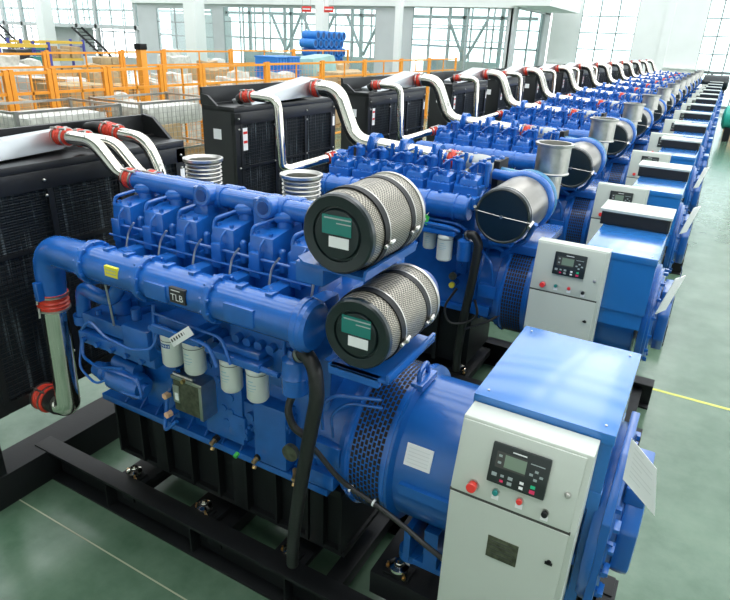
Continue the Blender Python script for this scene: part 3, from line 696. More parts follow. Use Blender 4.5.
    for i in range(5): t = .15+i*.16; y_ = 2.312+.04*t-.0008; z_ = 1.358+.11*t; b.quad((-.985, y_, z_), (-.87, y_, z_), (-.87, y_+.0012, z_+.004), (-.985, y_+.0012, z_+.004))
    b.link('rating_plate', rt, label='white rating plate on the alternator')
    b = mb('rubber'); b.tube([(-1.50, 2.15, 1.42), (-1.43, 2.18, 1.33), (-1.34, 2.2, 1.22), (-1.27, 2.235, 1.14), (-1.12, 2.24, 1.10), (-.95, 2.24, 1.04), (-.80, 2.22, .99), (-.69, 2.22, .95)], .015, n=10, bend=.1)
    b.m('white'); b.cyl((-1.265, 2.235, 1.138), (-1.255, 2.235, 1.134), .020, n=10); b.cyl((-1.125, 2.24, 1.102), (-1.115, 2.24, 1.10), .020, n=10); b.link('wiring_cable', rt, label='black cable along the alternator with white ties')
    cabinet(rt, -.675, -.12, 2.33, 1.845, 1.50, .135, .215, .30)
    # radiator
    r = radiator(rt, -3.68, 1.74, 3.60, 2.55, 2.6)
    b = mb('alu'); b.hull8([(-4.0, 1.75, 2.555), (-3.76, 1.75, 2.555), (-3.86, 2.66, 2.575), (-3.98, 2.80, 2.575), (-4.0, 1.75, 2.65), (-3.80, 1.75, 2.65), (-3.87, 2.66, 2.71), (-3.97, 2.80, 2.71)], .012)
    b.link('air_duct', rt, label='silver sheet duct on top of the radiator')
    return rt

A = set_a()

# ------------------------------------------------------------------ the sets behind (B)
def set_b():
    global ORG
    yc = 5.58; ORG = (-2.2, yc, 0)
    rt = root('generator_set', ORG, 'B', 'generator', 'generator sets standing in one long row')
    b = mb('black')
    for y0 in (4.98, 5.98):
        for z0, z1 in ((0, .022), (.25, .272)): b.box(-4.55, .05, y0, y0+.16, z0, z1, .002)
        b.box(-4.55, .05, y0+.07, y0+.09, .01, .26)
    for x in (-3.5, -2.7, -1.75, -1.0, -.1): b.box(x-.06, x+.06, 5.1, 6.02, .08, .2)
    b.box(-4.55, -4.0, 4.62, 6.56, 0, .30, .004)
    for yy in (4.76, 6.44):
        for xx in (-4.45, -4.13): b.box(xx-.03, xx+.03, yy-.03, yy+.03, .28, .97)
    b.link('base_frame', rt, label='black steel skid of I-beams on the floor')
    for x in (-3.3, -2.45, -1.72): vibration_mount(rt, x, 5.28, .22); 
    b = mb('black'); b.box(-3.6, -1.62, 5.2, 5.95, .14, .22, .003); b.link('mount_bracket', rt)
    b = mb('black'); b.box(-3.55, -1.66, 5.24, 5.92, .34, .95, .004); 
    for i in range(8): x = -3.5+i*.25; b.box(x-.02, x+.02, 5.18, 5.25, .34, .95)
    b.link('engine_support', rt, label='black ribbed engine support plate')
    b = mb('blue')
    b.box(-3.55, -1.68, 5.16, 6.0, .95, 1.0, .004); b.box(-3.4, -1.72, 5.2, 5.96, 1.0, 1.6, .02)
    b.prism([(5.2, 1.55), (5.12, 1.95), (5.3, 2.12), (5.58, 2.0), (5.86, 2.12), (6.04, 1.95), (5.96, 1.55)], 'x', -3.35, -1.7, .01)
    random.seed(5)
    for i in range(30):
        x = random.uniform(-3.3, -1.75); z = random.uniform(1.08, 1.8); w = random.uniform(.02, .08); h = random.uniform(.02, .08)
        b.box(x-w, x+w, 5.17-random.uniform(0, .06), 5.22, z-h, z+h, .006); b.cyl((x, 5.2, z+.03), (x, 5.1, z+.03), random.uniform(.012, .03), n=8)
    cc = b.link('crankcase', rt, label='blue cast V engine crankcase')
    for i in range(6):
        x = -3.18+i*.27
        for sgn in (-1, 1):
            f = lambda y: yc+sgn*y
            b = mb('blue'); ya, yb_ = sorted((f(.42), f(.14))); b.box(x-.115, x+.115, ya, yb_, 2.0, 2.16, .01)
            ya, yb_ = sorted((f(.38), f(.16))); b.hull8([(x-.09, ya, 2.15), (x+.09, ya, 2.15), (x+.09, yb_, 2.15), (x-.09, yb_, 2.15), (x-.08, ya+.02, 2.215), (x+.08, ya+.02, 2.215), (x+.08, yb_-.02, 2.235), (x-.08, yb_-.02, 2.235)], .012)
            for q in range(6): b.cyl((x-.11+.044*q, f(.40), 2.15), (x-.11+.044*q, f(.40), 2.175), .011, n=6)
            b.cyl((x-.03, f(.3), 2.22), (x-.03, f(.3), 2.25), .03, n=12); b.box(x-.125, x-.105, min(f(.2), f(.36)), max(f(.2), f(.36)), 2.12, 2.24, .004)
            b.box(x-.10, x+.10, min(f(.13), f(.17)), max(f(.13), f(.17)), 2.1, 2.24, .006)
            h = b.link('cylinder_head', rt)
            b = mb('blue'); b.cyl((x+.115, f(.2), 2.14), (x+.115, f(.2), 2.33), .026, n=12); b.ball((x+.115, f(.2), 2.34), .03, 10); b.cyl((x+.05, f(.12), 2.2), (x+.05, f(.12), 2.37), .02, n=10)
            b.tube([(x-.08, f(.14), 2.27), (x, f(.12), 2.34), (x+.115, f(.2), 2.33)], .012, n=8); b.cyl((x-.05, f(.10), 2.2), (x-.05, f(.10), 2.32), .03, n=10); b.cyl((x-.115, f(.3), 2.14), (x-.115, f(.3), 2.27), .017, n=8); b.cyl((x+.03, f(.34), 2.2), (x+.03, f(.34), 2.26), .02, n=8)
            b.tube([(x-.115, f(.3), 2.26), (x-.03, f(.36), 2.29), (x+.06, f(.34), 2.18)], .008, n=6); b.lathe((x+.09, f(.14), 2.30), (1, 0, 0), [(0, .022), (0, .045), (.03, .045), (.03, .022)], 12)
            b.link('injector', h)
    # near manifold (blue rail) with brackets
    b = mb('blue'); b.cyl((-3.45, 5.03, 2.0), (-1.72, 5.03, 2.0), .112, n=28, ch=.012)
    for i in range(6):
        x = -3.2+i*.27; b.cyl((x-.012, 5.03, 2.0), (x+.012, 5.03, 2.0), .124, n=28); b.box(x+.06, x+.16, 5.05, 5.2, 1.98, 2.09, .02); b.box(x+.09, x+.12, 5.0, 5.05, 2.10, 2.13, .004)
    b.tube([(-3.30, 5.6, 2.20), (-3.38, 5.5, 2.22), (-3.40, 5.46, 2.21)], .06, n=16, bend=.1); b.ball((-3.44, 5.03, 2.0), .105, 16)
    b.link('intake_manifold', rt, label='blue intake rail along the cylinder heads')
    # chrome S pipe from radiator hood along the top of the engine
    b = mb('chrome'); yp = 5.78
    b.tube([(-3.86, yp+.04, 2.84), (-3.60, yp+.02, 2.83), (-3.36, yp, 2.33), (-2.2, yp, 2.265)], .085, n=22, bend=.17, seg=10)
    b.link('charge_air_pipe', rt, label='wide polished pipe in an S from the radiator over the engine')
    b = MB(); clamp_hose(b, (-3.93, yp+.04, 2.83), (-3.82, yp+.04, 2.835), .085); b.link('hose_coupling', rt, label='red coupling at the radiator hood')
    b = MB(); clamp_hose(b, (-2.28, yp, 2.27), (-2.13, yp, 2.262), .092); b.link('hose_coupling', rt, label='red coupling in the top pipe')
    b = mb('galv'); b.tube([(-2.14, yp, 2.262), (-1.9, yp, 2.25), (-1.72, yp-.03, 2.20)], .09, n=24, radii=(.09, .125)); b.m('steel'); b.cyl((-2.02, yp-.07, 2.21), (-2.02, yp-.15, 2.17), .026, n=12)
    b.m('black'); b.box(-1.74, -1.68, yp-.17, yp+.12, 2.05, 2.34, .01)
    b.link('intake_adapter', rt, label='matt grey cast pipe piece ahead of the turbocharger')
    for i in range(3):
        x = -3.10+i*.36
        b = mb('blue'); b.lathe((x, yp, 2.315-.06*i*.36/1.16), (1, 0, 0), [(-.04, .086), (-.04, .125), (.04, .125), (.04, .086)], 24, closed=False); b.box(x-.04, x+.04, yp-.12, yp+.12, 2.08, 2.22, .01); b.cyl((x, yp-.11, 2.30), (x, yp-.11, 2.42), .018, n=8)
        b.link('pipe_clamp', rt)
    # small chrome pipe
    b = mb('chrome'); b.tube([(-4.09, 4.90, 2.79), (-3.74, 4.92, 2.78), (-3.70, 4.93, 2.14), (-3.66, 4.98, 2.11), (-3.42, 5.42, 2.20)], .046, n=18, bend=.10, seg=8); b.link('coolant_pipe', rt, label='slim polished pipe bent down the radiator front')
    b = mb('rubber'); b.cyl((-4.2, 4.9, 2.74), (-4.12, 4.9, 2.79), .05, n=14); clamp_hose(b, (-4.15, 4.90, 2.78), (-4.03, 4.905, 2.79), .058); b.link('hose_coupling', rt, label='black and red coupling at the radiator corner')
    b = MB(); clamp_hose(b, (-3.45, 5.37, 2.19), (-3.40, 5.46, 2.21), .055); b.link('hose_coupling', rt, label='small red coupling at the engine front')
    # filter, turbo, exhaust
    air_filter(rt, -1.38, 4.86, 5.42, 2.03, .238, 'plain')
    b = mb('blue'); 
    for k, (yy_, r0) in enumerate(((5.50, .235), (5.64, .225))):
        b.m('blue' if k == 0 else 'bluelight')
        pts = [(-1.38+r0*math.cos(a), yy_, 2.03+r0*math.sin(a)) for a in [math.radians(t) for t in range(-60, 140, 20)]]
        b.tube(pts+[(-1.70, yy_+.06, 2.23)], .05, n=14, bend=.08, seg=3)
    b.m('bluedark'); b.lathe((-1.38, 5.40, 2.03), (0, 1, 0), [(0, .2), (.1, .24), (.3, .22), (.34, .1)], 28)
    b.link('turbocharger', rt, label='blue scroll housings behind the air filter')
    b = mb('steel'); z = 2.25
    b.lathe((-1.27, 5.93, 2.235), (0, 0, 1), [(0, .10), (.0, .165), (.01, .168), (.02, .155), (.255, .155), (.262, .178), (.285, .18), (.285, .150), (.1, .145), (.1, 0)], 36); b.cyl((-1.27, 5.93, 2.0), (-1.27, 5.93, 2.24), .11, n=20)
    b.link('exhaust_outlet', rt, label='short wide steel exhaust outlet, open at the top')
    b = mb('blue'); b.box(-1.7, -1.1, 5.2, 6.1, 1.62, 1.70, .006)
    b.tube([(-1.12, 4.98, 1.98), (-1.2, 5.05, 1.80), (-1.38, 5.12, 1.66)], .022, n=8); b.tube([(-1.62, 5.0, 1.9), (-1.52, 5.05, 1.74), (-1.4, 5.1, 1.66)], .02, n=8); b.box(-1.5, -1.3, 4.95, 5.4, 1.74, 1.77, .004)
    b.box(-1.45, -1.35, 5.2, 5.3, 1.3, 1.75, .01)
    b.link('filter_bracket', rt)
    oil_filter(rt, -1.90, 4.96, 1.755, .25, .072); oil_filter(rt, -2.08, 5.02, 1.77, .20, .06)
    b = mb('blue'); b.box(-2.15, -1.80, 4.90, 5.14, 1.755, 1.80, .01); b.tube([(-2.16, 4.92, 1.84), (-1.84, 4.90, 1.84), (-1.78, 4.96, 1.80)], .018, n=8); b.tube([(-2.16, 5.0, 1.86), (-1.80, 4.98, 1.86), (-1.74, 5.04, 1.80)], .014, n=8); b.link('filter_head', rt)
    b = mb('blue'); b.lathe((-1.71, 4.96, 1.54), (0, 0, 1), [(0, .03), (.01, .066), (.19, .068), (.21, .03), (.24, .03), (.24, 0)], 22); b.link('breather_canister', rt, label='blue breather canister')
    b = mb('rubber'); b.tube([(-1.70, 4.95, 1.78), (-1.63, 4.93, 1.81), (-1.57, 4.92, 1.74), (-1.59, 4.92, 1.4), (-1.66, 4.98, .9), (-1.70, 5.05, .5), (-1.70, 5.08, .35)], .04, n=14, bend=.1); b.m('steel'); b.cyl((-1.69, 4.947, 1.785), (-1.675, 4.943, 1.792), .043, n=14)
    b.link('breather_hose', rt, label='thick black hose hanging down the engine side')
    b = mb('rubber'); b.tube([(-1.75, 4.98, 1.25), (-1.85, 4.94, 1.05), (-1.78, 4.92, .9), (-1.6, 4.93, .95), (-1.5, 4.94, 1.05), (-1.55, 4.93, 1.2)], .012, n=8, bend=.08); b.tube([(-1.62, 4.94, .88), (-1.4, 5.0, 1.0), (-1.3, 5.1, 1.1), (-1.05, 5.12, 1.05)], .012, n=8, bend=.1)
    b.m('white'); 
    for x in (-1.27, -1.2, -1.12): b.cyl((x, 5.08, 1.09), (x, 5.08, 1.13), .008, n=6)
    b.link('wiring_cable', rt, label='black looped wiring with white ties')
    b = mb('yellow'); b.m('blue'); b.cyl((-1.84, 5.22, 1.23), (-1.84, 5.10, 1.23), .03, n=12); b.cyl((-1.84, 5.22, 1.32), (-1.84, 5.10, 1.32), .035, n=12); b.m('yellow'); b.cyl((-1.84, 5.10, 1.23), (-1.84, 5.07, 1.23), .028, n=12); b.m('plate'); b.cyl((-1.84, 5.10, 1.32), (-1.84, 5.07, 1.32), .036, n=14); b.link('oil_filler_caps', rt, label='yellow and brown round caps')
    for pts in ([(-2.6, 5.0, 1.95), (-2.3, 4.97, 1.88), (-2.1, 4.97, 1.93)], [(-2.9, 5.05, 1.7), (-2.5, 5.02, 1.75), (-2.2, 5.0, 1.6)], [(-1.6, 5.0, 1.7), (-1.45, 4.98, 1.55), (-1.42, 5.0, 1.35)]):
        b = mb('blue'); b.tube(pts, .012, n=8); b.link('fuel_line', rt)
    b = mb('greentag'); b.hull8([(-2.13, 4.9, 1.85), (-2.07, 4.9, 1.82), (-2.05, 4.9, 1.90), (-2.11, 4.9, 1.93), (-2.13, 4.904, 1.85), (-2.07, 4.904, 1.82), (-2.05, 4.904, 1.90), (-2.11, 4.904, 1.93)]); b.m('faint'); b.box(-2.10, -2.08, 4.898, 4.9, 1.865, 1.885); b.m('steel'); b.cyl((-2.08, 4.902, 1.91), (-2.06, 5.0, 1.97), .003, n=6); b.link('inspection_tag', rt, label='bright green tag hanging by the oil filters')
    # alternator, cabinet
    alternator(rt, -1.34, 5.45, 1.23, -.69, -.145, 4.92, 6.05, 1.40, 1.88, 'sq', xe=-.15)
    b = mb('blackbrown'); b.box(-.72, -.145, 5.74, 6.12, 1.88, 2.0, .004); b.m('darkhole'); b.box(-.70, -.165, 5.736, 5.74, 1.90, 1.99)
    b.m('cab'); b.box(-.735, -.135, 5.73, 6.13, 2.0, 2.025, .004)
    b.link('outlet_box', rt, label='dark louvred outlet box with a white lid')
    cabinet(rt, -1.04, -.485, 4.91, 1.905, 1.50, .10, .15, .30, plate=False)
    r = radiator(rt, -4.08, 4.68, 6.52, 2.69, 2.7)
    b = mb('alu'); b.hull8([(-4.4, 5.0, 2.69), (-4.12, 5.0, 2.69), (-3.93, 5.92, 2.75), (-4.3, 6.1, 2.69), (-4.38, 5.0, 2.73), (-4.14, 5.0, 2.73), (-3.93, 5.92, 2.93), (-4.25, 6.05, 2.93)], .01); b.link('air_duct', rt, label='silver tapering sheet duct on the radiator')
    return rt

B = set_b()
offs = [0, 2.67, 5.62, 8.27, 11.2, 14, 16.8, 19.6, 22.4, 25.2, 28.0, 30.8]
words = ['second', 'third', 'fourth', 'fifth', 'sixth', 'seventh', 'eighth', 'ninth', 'tenth', 'eleventh', 'twelfth', 'thirteenth and farthest']
LB = ['second generator set from the front, black-ended air filter just behind the nearest set']+['%s generator set from the front of the long blue row' % w for w in words[1:]]
sets = [B]
for i, dy in enumerate(offs[1:]): c = copy_tree(B); c.location = (B.location.x, B.location.y+dy, 0); sets.append(c)
for s_, l in zip(sets, LB): s_['label'] = l

# ------------------------------------------------------------------ hanging documents, one per visible alternator end
def sleeve(x, y, z, w, h, tilt, label, yaw=0.):
    b = mb('white'); b.box(-w/2, w/2, -.003, .003, -h, 0, .001); b.m('faint')
    for i in range(8): b.box(-w*.38, w*.38*(1 if i % 3 else .5), -.0036, -.003, -h*.12-i*h*.09, -h*.115-i*h*.09)
    b.m('bluedark'); b.tube([(0, 0, -.015), (-.03, 0, .06), (-.05, .02, .10)], .003, n=6)
    X = Matrix.Translation((x, y, z)) @ Matrix.Rotation(yaw, 4, 'Z') @ Matrix.Rotation(tilt, 4, 'X')
    o = b.link('document_sleeve', xform=X, org=(x, y, z)); tag(o, label, 'document', 'document sleeves hung on alternator ends'); return o
b = mb('white'); Pq = [(-.009, 2.235, 1.957), (.104, 2.235, 1.855), (.142, 2.235, 1.639), (-.003, 2.235, 1.76)]
b.hull8([*Pq, *[(x, y+.004, z) for x, y, z in Pq]])
b.m('faint')
for i in range(7):
    t = .12+i*.11; A0 = Vector(Pq[0]).lerp(Vector(Pq[3]), t); A1 = Vector(Pq[1]).lerp(Vector(Pq[2]), t); p = A0.lerp(A1, .15); q = A0.lerp(A1, .85 if i % 3 else .5); o_ = Vector((0, -.0008, 0)); dz = Vector((0, 0, .004))
    b.quad(p+o_, q+o_, q+o_+dz, p+o_+dz)
b.m('bluedark'); b.tube([(-.005, 2.237, 1.95), (.005, 2.26, 1.97), (.01, 2.40, 1.72)], .003, n=6)
tag(b.link('document_sleeve', org=(0, 2.33, 1.885)), 'white printed document sleeve hanging from the nearest alternator end', 'document', 'document sleeves hung on alternator ends')
docs = ['small white document sleeve hanging from the second alternator end', 'small white document sleeve hanging from the third alternator end', 'small white document sleeve hanging from the fourth alternator end']
for i in range(3): sleeve(.03, 5.05+offs[i], 1.74, .16, .34, .25, docs[i], 1.15)

# ------------------------------------------------------------------ hall
b = mb('floor'); b.box(-75, 14, -6, 52, -.1, 0); struct(b, 'floor')
YL = [(6.46, -3.6, 5)]
b = mb('yline')
for y, x0, x1 in YL: b.box(x0, x1, y-.022 if y > 3 else y-.006, y+.022 if y > 3 else y+.006, 0, .002)
struct(b, 'trim_1', 'yellow painted floor line')
b = mb('palline'); b.box(-12, 3, 1.917, 1.927, 0, .002); struct(b, 'trim_10', 'thin pale joint line in the floor')
YF = 44.
b = mb('wall'); b.box(14, 14.3, -6, 52, 0, 1.2); b.box(14, 14.3, -6, 52, 7.6, 9)  # unseen wall: blocks level light, its openings added to brighten the right aisle
b.box(14, 14.3, -6, 0, 1.2, 7.6)
for i in range(8): y = 3+i*6.3; b.box(14, 14.3, y, y+1.6, 1.2, 7.6)
struct(b, 'wall_right', 'white unseen right-hand hall wall, tall openings added to light the aisle')
b = mb('wallgrey')  # unseen ceiling added for streaked reflections; its solid end darkens the near side
b.box(-75, 14.3, -6, -1.2, 9, 9.1); b.box(-75, -13, -1.2, 8, 9, 9.1)
for i in range(18): y = -1.5+i*3.0; b.box(-75, 14.3, y+1.9, y+3.0, 9, 9.1)
for i in range(12): x = -74+i*8; b.box(x, x+.3, -6, 52, 8.5, 9)
struct(b, 'ceiling', 'unseen grey ceiling panels, spaced to shape light and reflections, with skylight strips between')
b = mb('wall'); b.box(-75, 14.3, -6.3, -6, 0, 9); struct(b, 'wall_back', 'white unseen hall wall behind, added to block low light')  # out of view, added to cut level light from behind the camera
# far wall with two tall windows
wins = [(-9.04, -5.68, 1.9, 7.6, 3, 'window_1'), (-1.85, 1.9, .25, 7.6, 5, 'window_2')]
b = mb('wall')
zt = 9.0
b.box(-10.9, -9.04, YF, YF+.3, 0, zt); b.box(-5.68, -1.85, YF, YF+.3, 0, zt); b.box(1.9, 14, YF, YF+.3, 0, zt)
b.box(-9.04, -5.68, YF, YF+.3, 0, 1.9); b.box(-9.04, -5.68, YF, YF+.3, 7.6, zt); b.box(-1.85, 1.9, YF, YF+.3, 0, .25); b.box(-1.85, 1.9, YF, YF+.3, 7.6, zt)
b.box(-75, -10.9, YF, YF+.3, 6.5, zt); b.box(-75, -10.9, YF, YF+.3, 0, .8)
struct(b, 'wall_far', 'white painted far wall')
b = mb('wall'); b.box(-4.1, -3.65, YF-.12, YF, 0, zt); struct(b, 'trim_2', 'white pilaster between the far windows')
b = mb('column'); b.box(-3.65, -1.0, YF-.15, YF, 2.36, 2.46); b.box(-10.9, -9.4, YF-.15, YF, 2.3, 2.4); struct(b, 'trim_3', 'pale ledge along the far wall')
for x0, x1, z0, z1, n, nm in wins:
    r = bpy.data.objects.new(nm, None); COL.objects.link(r); r.location = ((x0+x1)/2, YF, z0); r['kind'] = 'structure'
    ORG = tuple(r.location)
    b = mb('mullion'); t = .035
    for i in range(n+1):
        x = x0+(x1-x0)*i/n; b.box(x-t, x+t, YF+.05, YF+.12, z0, z1)
    z = 2.3 if nm == 'window_2' else z0
    if nm == 'window_2':
        b.box(x0, x1, YF+.04, YF+.12, 2.18, 2.32); b.box(x0+.9, x0+1.05, YF+.03, YF+.12, z0, 2.3); b.box(x0, x1, YF+.04, YF+.12, z0, z0+.15)
    zz = 2.3
    while zz < z1: b.box(x0, x1, YF+.06, YF+.11, zz-.03, zz+.03); zz += .97
    b.link('window_frame', r)
    b = mb('glass'); b.box(x0, x1, YF+.08, YF+.085, z0, z1); b.link('pane', r)
# left partition: storey of glazed offices facing the aisle, with return wall
YO = 36.
b = mb('wallgrey')
def bay(x0, x1, z0, z1, holes):
    """wall strip with rectangular holes (sorted along x)"""
    cur = x0
    for a, c, lo, hi in holes:
        if a > cur: b.box(cur, a, YO, YO+.2, z0, z1)
        if lo > z0: b.box(a, c, YO, YO+.2, z0, lo)
        if hi < z1: b.box(a, c, YO, YO+.2, hi, z1)
        cur = c
    if x1 > cur: b.box(cur, x1, YO, YO+.2, z0, z1)
holes = [(-38.6, -33.0, .4, 4.85), (-32.0, -19.7, .5, 5.0), (-17.2, -11.35, .9, 5.15)]
bay(-40.6, -11.08, 0, 5.6, holes)
b.m('wall'); b.box(-41, -10.9, YO-.3, YO+.2, 5.2, 6.5)
b.m('wallgrey'); b.box(-11.2, -11.0, YO, YO+.8, 0, 5.3); b.box(-11.2, -11.0, YO+6.6, YF, 0, 5.3); b.box(-11.2, -11.0, YO, YF, 5.2, 6.4)
b.m('wall'); b.box(-11.1, -9.0, YO-.5, YO+7, 5.3, 6.0)
struct(b, 'wall_left', 'grey office partition with large glazed openings')
k = 3
for (a, c, lo, hi), n in zip(holes, (3, 7, 5)):
    r = bpy.data.objects.new('window_%d' % k, None); COL.objects.link(r); r.location = ((a+c)/2, YO, lo); r['kind'] = 'structure'; ORG = tuple(r.location); k += 1
    b = mb('mullion_pale')
    for i in range(n+1): x = a+(c-a)*i/n; b.box(x-.05, x+.05, YO+.02, YO+.1, lo, hi)
    for z in ((lo+hi)/2+.4, hi-.9): b.box(a, c, YO+.03, YO+.09, z-.03, z+.03)
    b.link('window_frame', r)
    b = mb('glass'); b.box(a, c, YO+.05, YO+.055, lo, hi); b.link('pane', r)
ORG = (0, 0, 0)
r = bpy.data.objects.new('window_6', None); COL.objects.link(r); r.location = (-11.1, YO+4, 0); r['kind'] = 'structure'; ORG = tuple(r.location)
b = mb('mullion_pale')
for y in (YO+.8, YO+3.6, YO+6.6): b.box(-11.15, -11.05, y-.06, y+.06, 0, 5.2)
b.link('window_frame', r); b = mb('glass'); b.box(-11.1, -11.09, YO+.8, YO+6.6, 0, 5.2); b.link('pane', r)
ORG = (0, 0, 0)
# things inside the offices: braces, partitions
b = mb('mullion_pale')
for x in (-37, -34.6, -30.5, -27.8, -24.2, -21, -16.2, -13.6):
    b.box(x-.12, x+.12, YF-2, YF-1.8, 0, 6.5)
for x in (-31, -28, -24, -16): b.tube([(x, YF-1.9, 2.2), (x+1.4, YF-1.9, 4.8)], .11, n=6); b.tube([(x, YF-1.9, 2.2), (x-1.4, YF-1.9, 4.8)], .11, n=6)
b.box(-75, -11.3, YF-2, YF-1.8, 4.8, 5.0); b.box(-75, -11.3, YF-.1, YF, 3.0, 3.12); b.box(-75, -11.3, YF-.1, YF, 4.2, 4.28)
for i in range(40): x = -74+i*1.6; b.box(x-.05, x+.05, YF-.1, YF, .8, 6.5)
struct(b, 'trim_4', 'steel braces and mullions behind the offices')
b = mb('wallgrey'); b.box(-38.4, -36.4, YO+1.2, YO+1.3, 0, 4.6); b.box(-36.4, -36.3, YO+1.2, YF-2.2, 0, 4.6); b.box(-31.9, -19.8, YO+2.0, YO+2.1, 0, 2.2); b.box(-17.2, -12.4, YO+2, YO+2.1, 0, 2.3); struct(b, 'wall_inner', 'low grey office wall behind the glass')
# mezzanine at far left
b = mb('wallgrey'); b.box(-72, -40.6, YO, YO+.3, 3.30, 3.60); b.box(-72, -40.6, YO+.1, YO+6, 3.4, 3.5); b.box(-55.5, -48.0, YO+1.5, YO+1.6, 0, 3.3)
for x in (-57.9, -55.3, -48.0, -45.6, -41.0): b.box(x-.14, x+.14, YO, YO+.3, 0, 7)
struct(b, 'wall_mezzanine', 'grey mezzanine edge with posts')
b = mb('mullion_pale')
for i in range(20): x = -71+i*1.6; b.box(x-.04, x+.04, YO+.1, YO+.15, 3.6, 7)
b.box(-72, -40.6, YO+.1, YO+.15, 4.6, 4.66)
struct(b, 'trim_5', 'slim posts of the glazed mezzanine')
b = mb('glass'); b.box(-72, -40.6, YO+.12, YO+.125, 3.6, 7); struct(b, 'window_7')
for x in (-58.5, -47.2):
    b = mb('black')
    for dy in (0, .9): b.tube([(x, YO-1.0+dy, 3.3), (x+2.6, YO-1.0+dy, 1.7), (x+4.4, YO-1.0+dy, .1)], .09, n=6)
    for i in range(12): t = i/12; b.box(x+4.3*t, x+4.3*t+.3, YO-1.0, YO-.1, 3.2-3.05*t, 3.26-3.05*t)
    tag(b.link('staircase', org=(x+2, YO-.5, 0)), 'black steel staircase up to the mezzanine, %s one' % ('left-hand' if x < -50 else 'right-hand'), 'staircase', 'mezzanine staircases')
# columns
for i, (x, w) in enumerate(((-49.1, .95), (-32.8, 1.0), (-22.35, .6), (-17.1, .35))):
    b = mb('column'); b.box(x-w/2, x+w/2, 34-w/2, 34+w/2, 0, 7.5, .02); b.box(x-w/2-.1, x+w/2+.1, 34-w/2-.1, 34+w/2+.1, 0, .3); struct(b, 'trim_%d' % (6+i), 'square white column')
for x in (-23.15, -21.55):
    b = mb('btn_red'); b.box(x-.33, x+.33, 33.5, 33.55, 4.7, 5.02, .01); b.m('white'); b.box(x-.27, x+.27, 33.49, 33.5, 4.83, 4.90)
    b.m('steel'); b.cyl((x-.3, 33.52, 5.05), (x-.3, 33.52, 5.5), .01, n=6); b.cyl((x+.3, 33.52, 5.05), (x+.3, 33.52, 5.5), .01, n=6)
    tag(b.link('hanging_sign', org=(x, 33.5, 4.6)), 'small red sign with a white line hanging %s of the white column' % ('left' if x < -22 else 'right'), 'sign', 'red hanging signs')

# ------------------------------------------------------------------ fences
def fence_panel(X, y0, y1, zt, zm, label, mesh=True):
    r = root('fence_panel', (X, (y0+y1)/2, 0), label, 'fence', 'orange safety fence panels'); 
    global ORG; ORG = tuple(r.location)
    b = mb('yellowpaint')
    b.box(X-.03, X+.03, y0, y1, zt-.06, zt); b.box(X-.02, X+.02, y0, y1, zm-.03, zm+.03); b.box(X-.02, X+.02, y0, y1, 1.15, 1.21); b.box(X-.03, X+.03, y0, y1, .12, .18)
    ym = (y0+y1)/2; b.box(X-.02, X+.02, ym-.02, ym+.02, .15, zt-.03)
    b.link('frame', r)
    for y in (y0+.055, y1-.055):
        b = mb('yellowpaint'); b.box(X-.045, X+.045, y-.045, y+.045, 0, zt+.04); b.box(X-.08, X+.08, y-.05, y+.05, 0, .015); b.link('post', r)
    if mesh:
        b = mb('yellowpaint')
        k = int((y1-y0)/.16)
        for i in range(1, k): y = y0+(y1-y0)*i/k; b.box(X-.003, X+.003, y-.003, y+.003, .15, zt-.05)
        for i in range(1, 15): z = .15+(zt-.2)*i/15; b.box(X-.003, X+.003, y0, y1, z-.003, z+.003)
        b.link('wire_mesh', r)
    ORG = (0, 0, 0)
fy = [5.6, 7.35, 8.25, 9.6, 11.2, 12.55, 15.3, 18.3, 21.2, 24.3, 27.2, 30.5]
nm = ['first', 'second', 'third', 'fourth', 'fifth', 'sixth', 'seventh', 'eighth', 'ninth', 'tenth', 'eleventh', 'twelfth']
for i in range(len(fy)-1): fence_panel(-12, fy[i], fy[i+1], 2.50+.012*i, 2.1, 'orange mesh fence panel of the front run, %s from the left' % nm[i], i < 7)
fy2 = [9.2, 12.3, 15.1, 16.95, 20.6, 25, 30]
for i in range(len(fy2)-1): fence_panel(-18, fy2[i], fy2[i+1], 2.6+.03*i, 2.2, 'orange fence panel of the rear run, %s from the left' % nm[i], False)
b = mb('yellowpaint'); b.box(-14.1, -13.9, 12.3, 12.5, 0, 2.85, .01); b.m('black'); b.box(-14.12, -13.88, 12.28, 12.52, 2.85, 3.0, .01)
tag(b.link('gate_post', org=(-14, 12.4, 0)), 'thick orange gate post with a black cap', 'post')
b = mb('redmesh')
for i in range(8): y = 6.55+i*.13; b.box(-13.05, -13.02, y-.02, y+.02, .2, 2.35)
for i in range(16): z = .3+i*.13; b.box(-13.06, -13.01, 6.5, 7.5, z-.02, z+.02)
b.box(-13.08, -13.0, 6.45, 6.53, 0, 2.4); b.box(-13.08, -13.0, 7.5, 7.58, 0, 2.4)
tag(b.link('mesh_screen', org=(-13, 7, 0)), 'red wire mesh screen at the left end of the fence', 'screen')

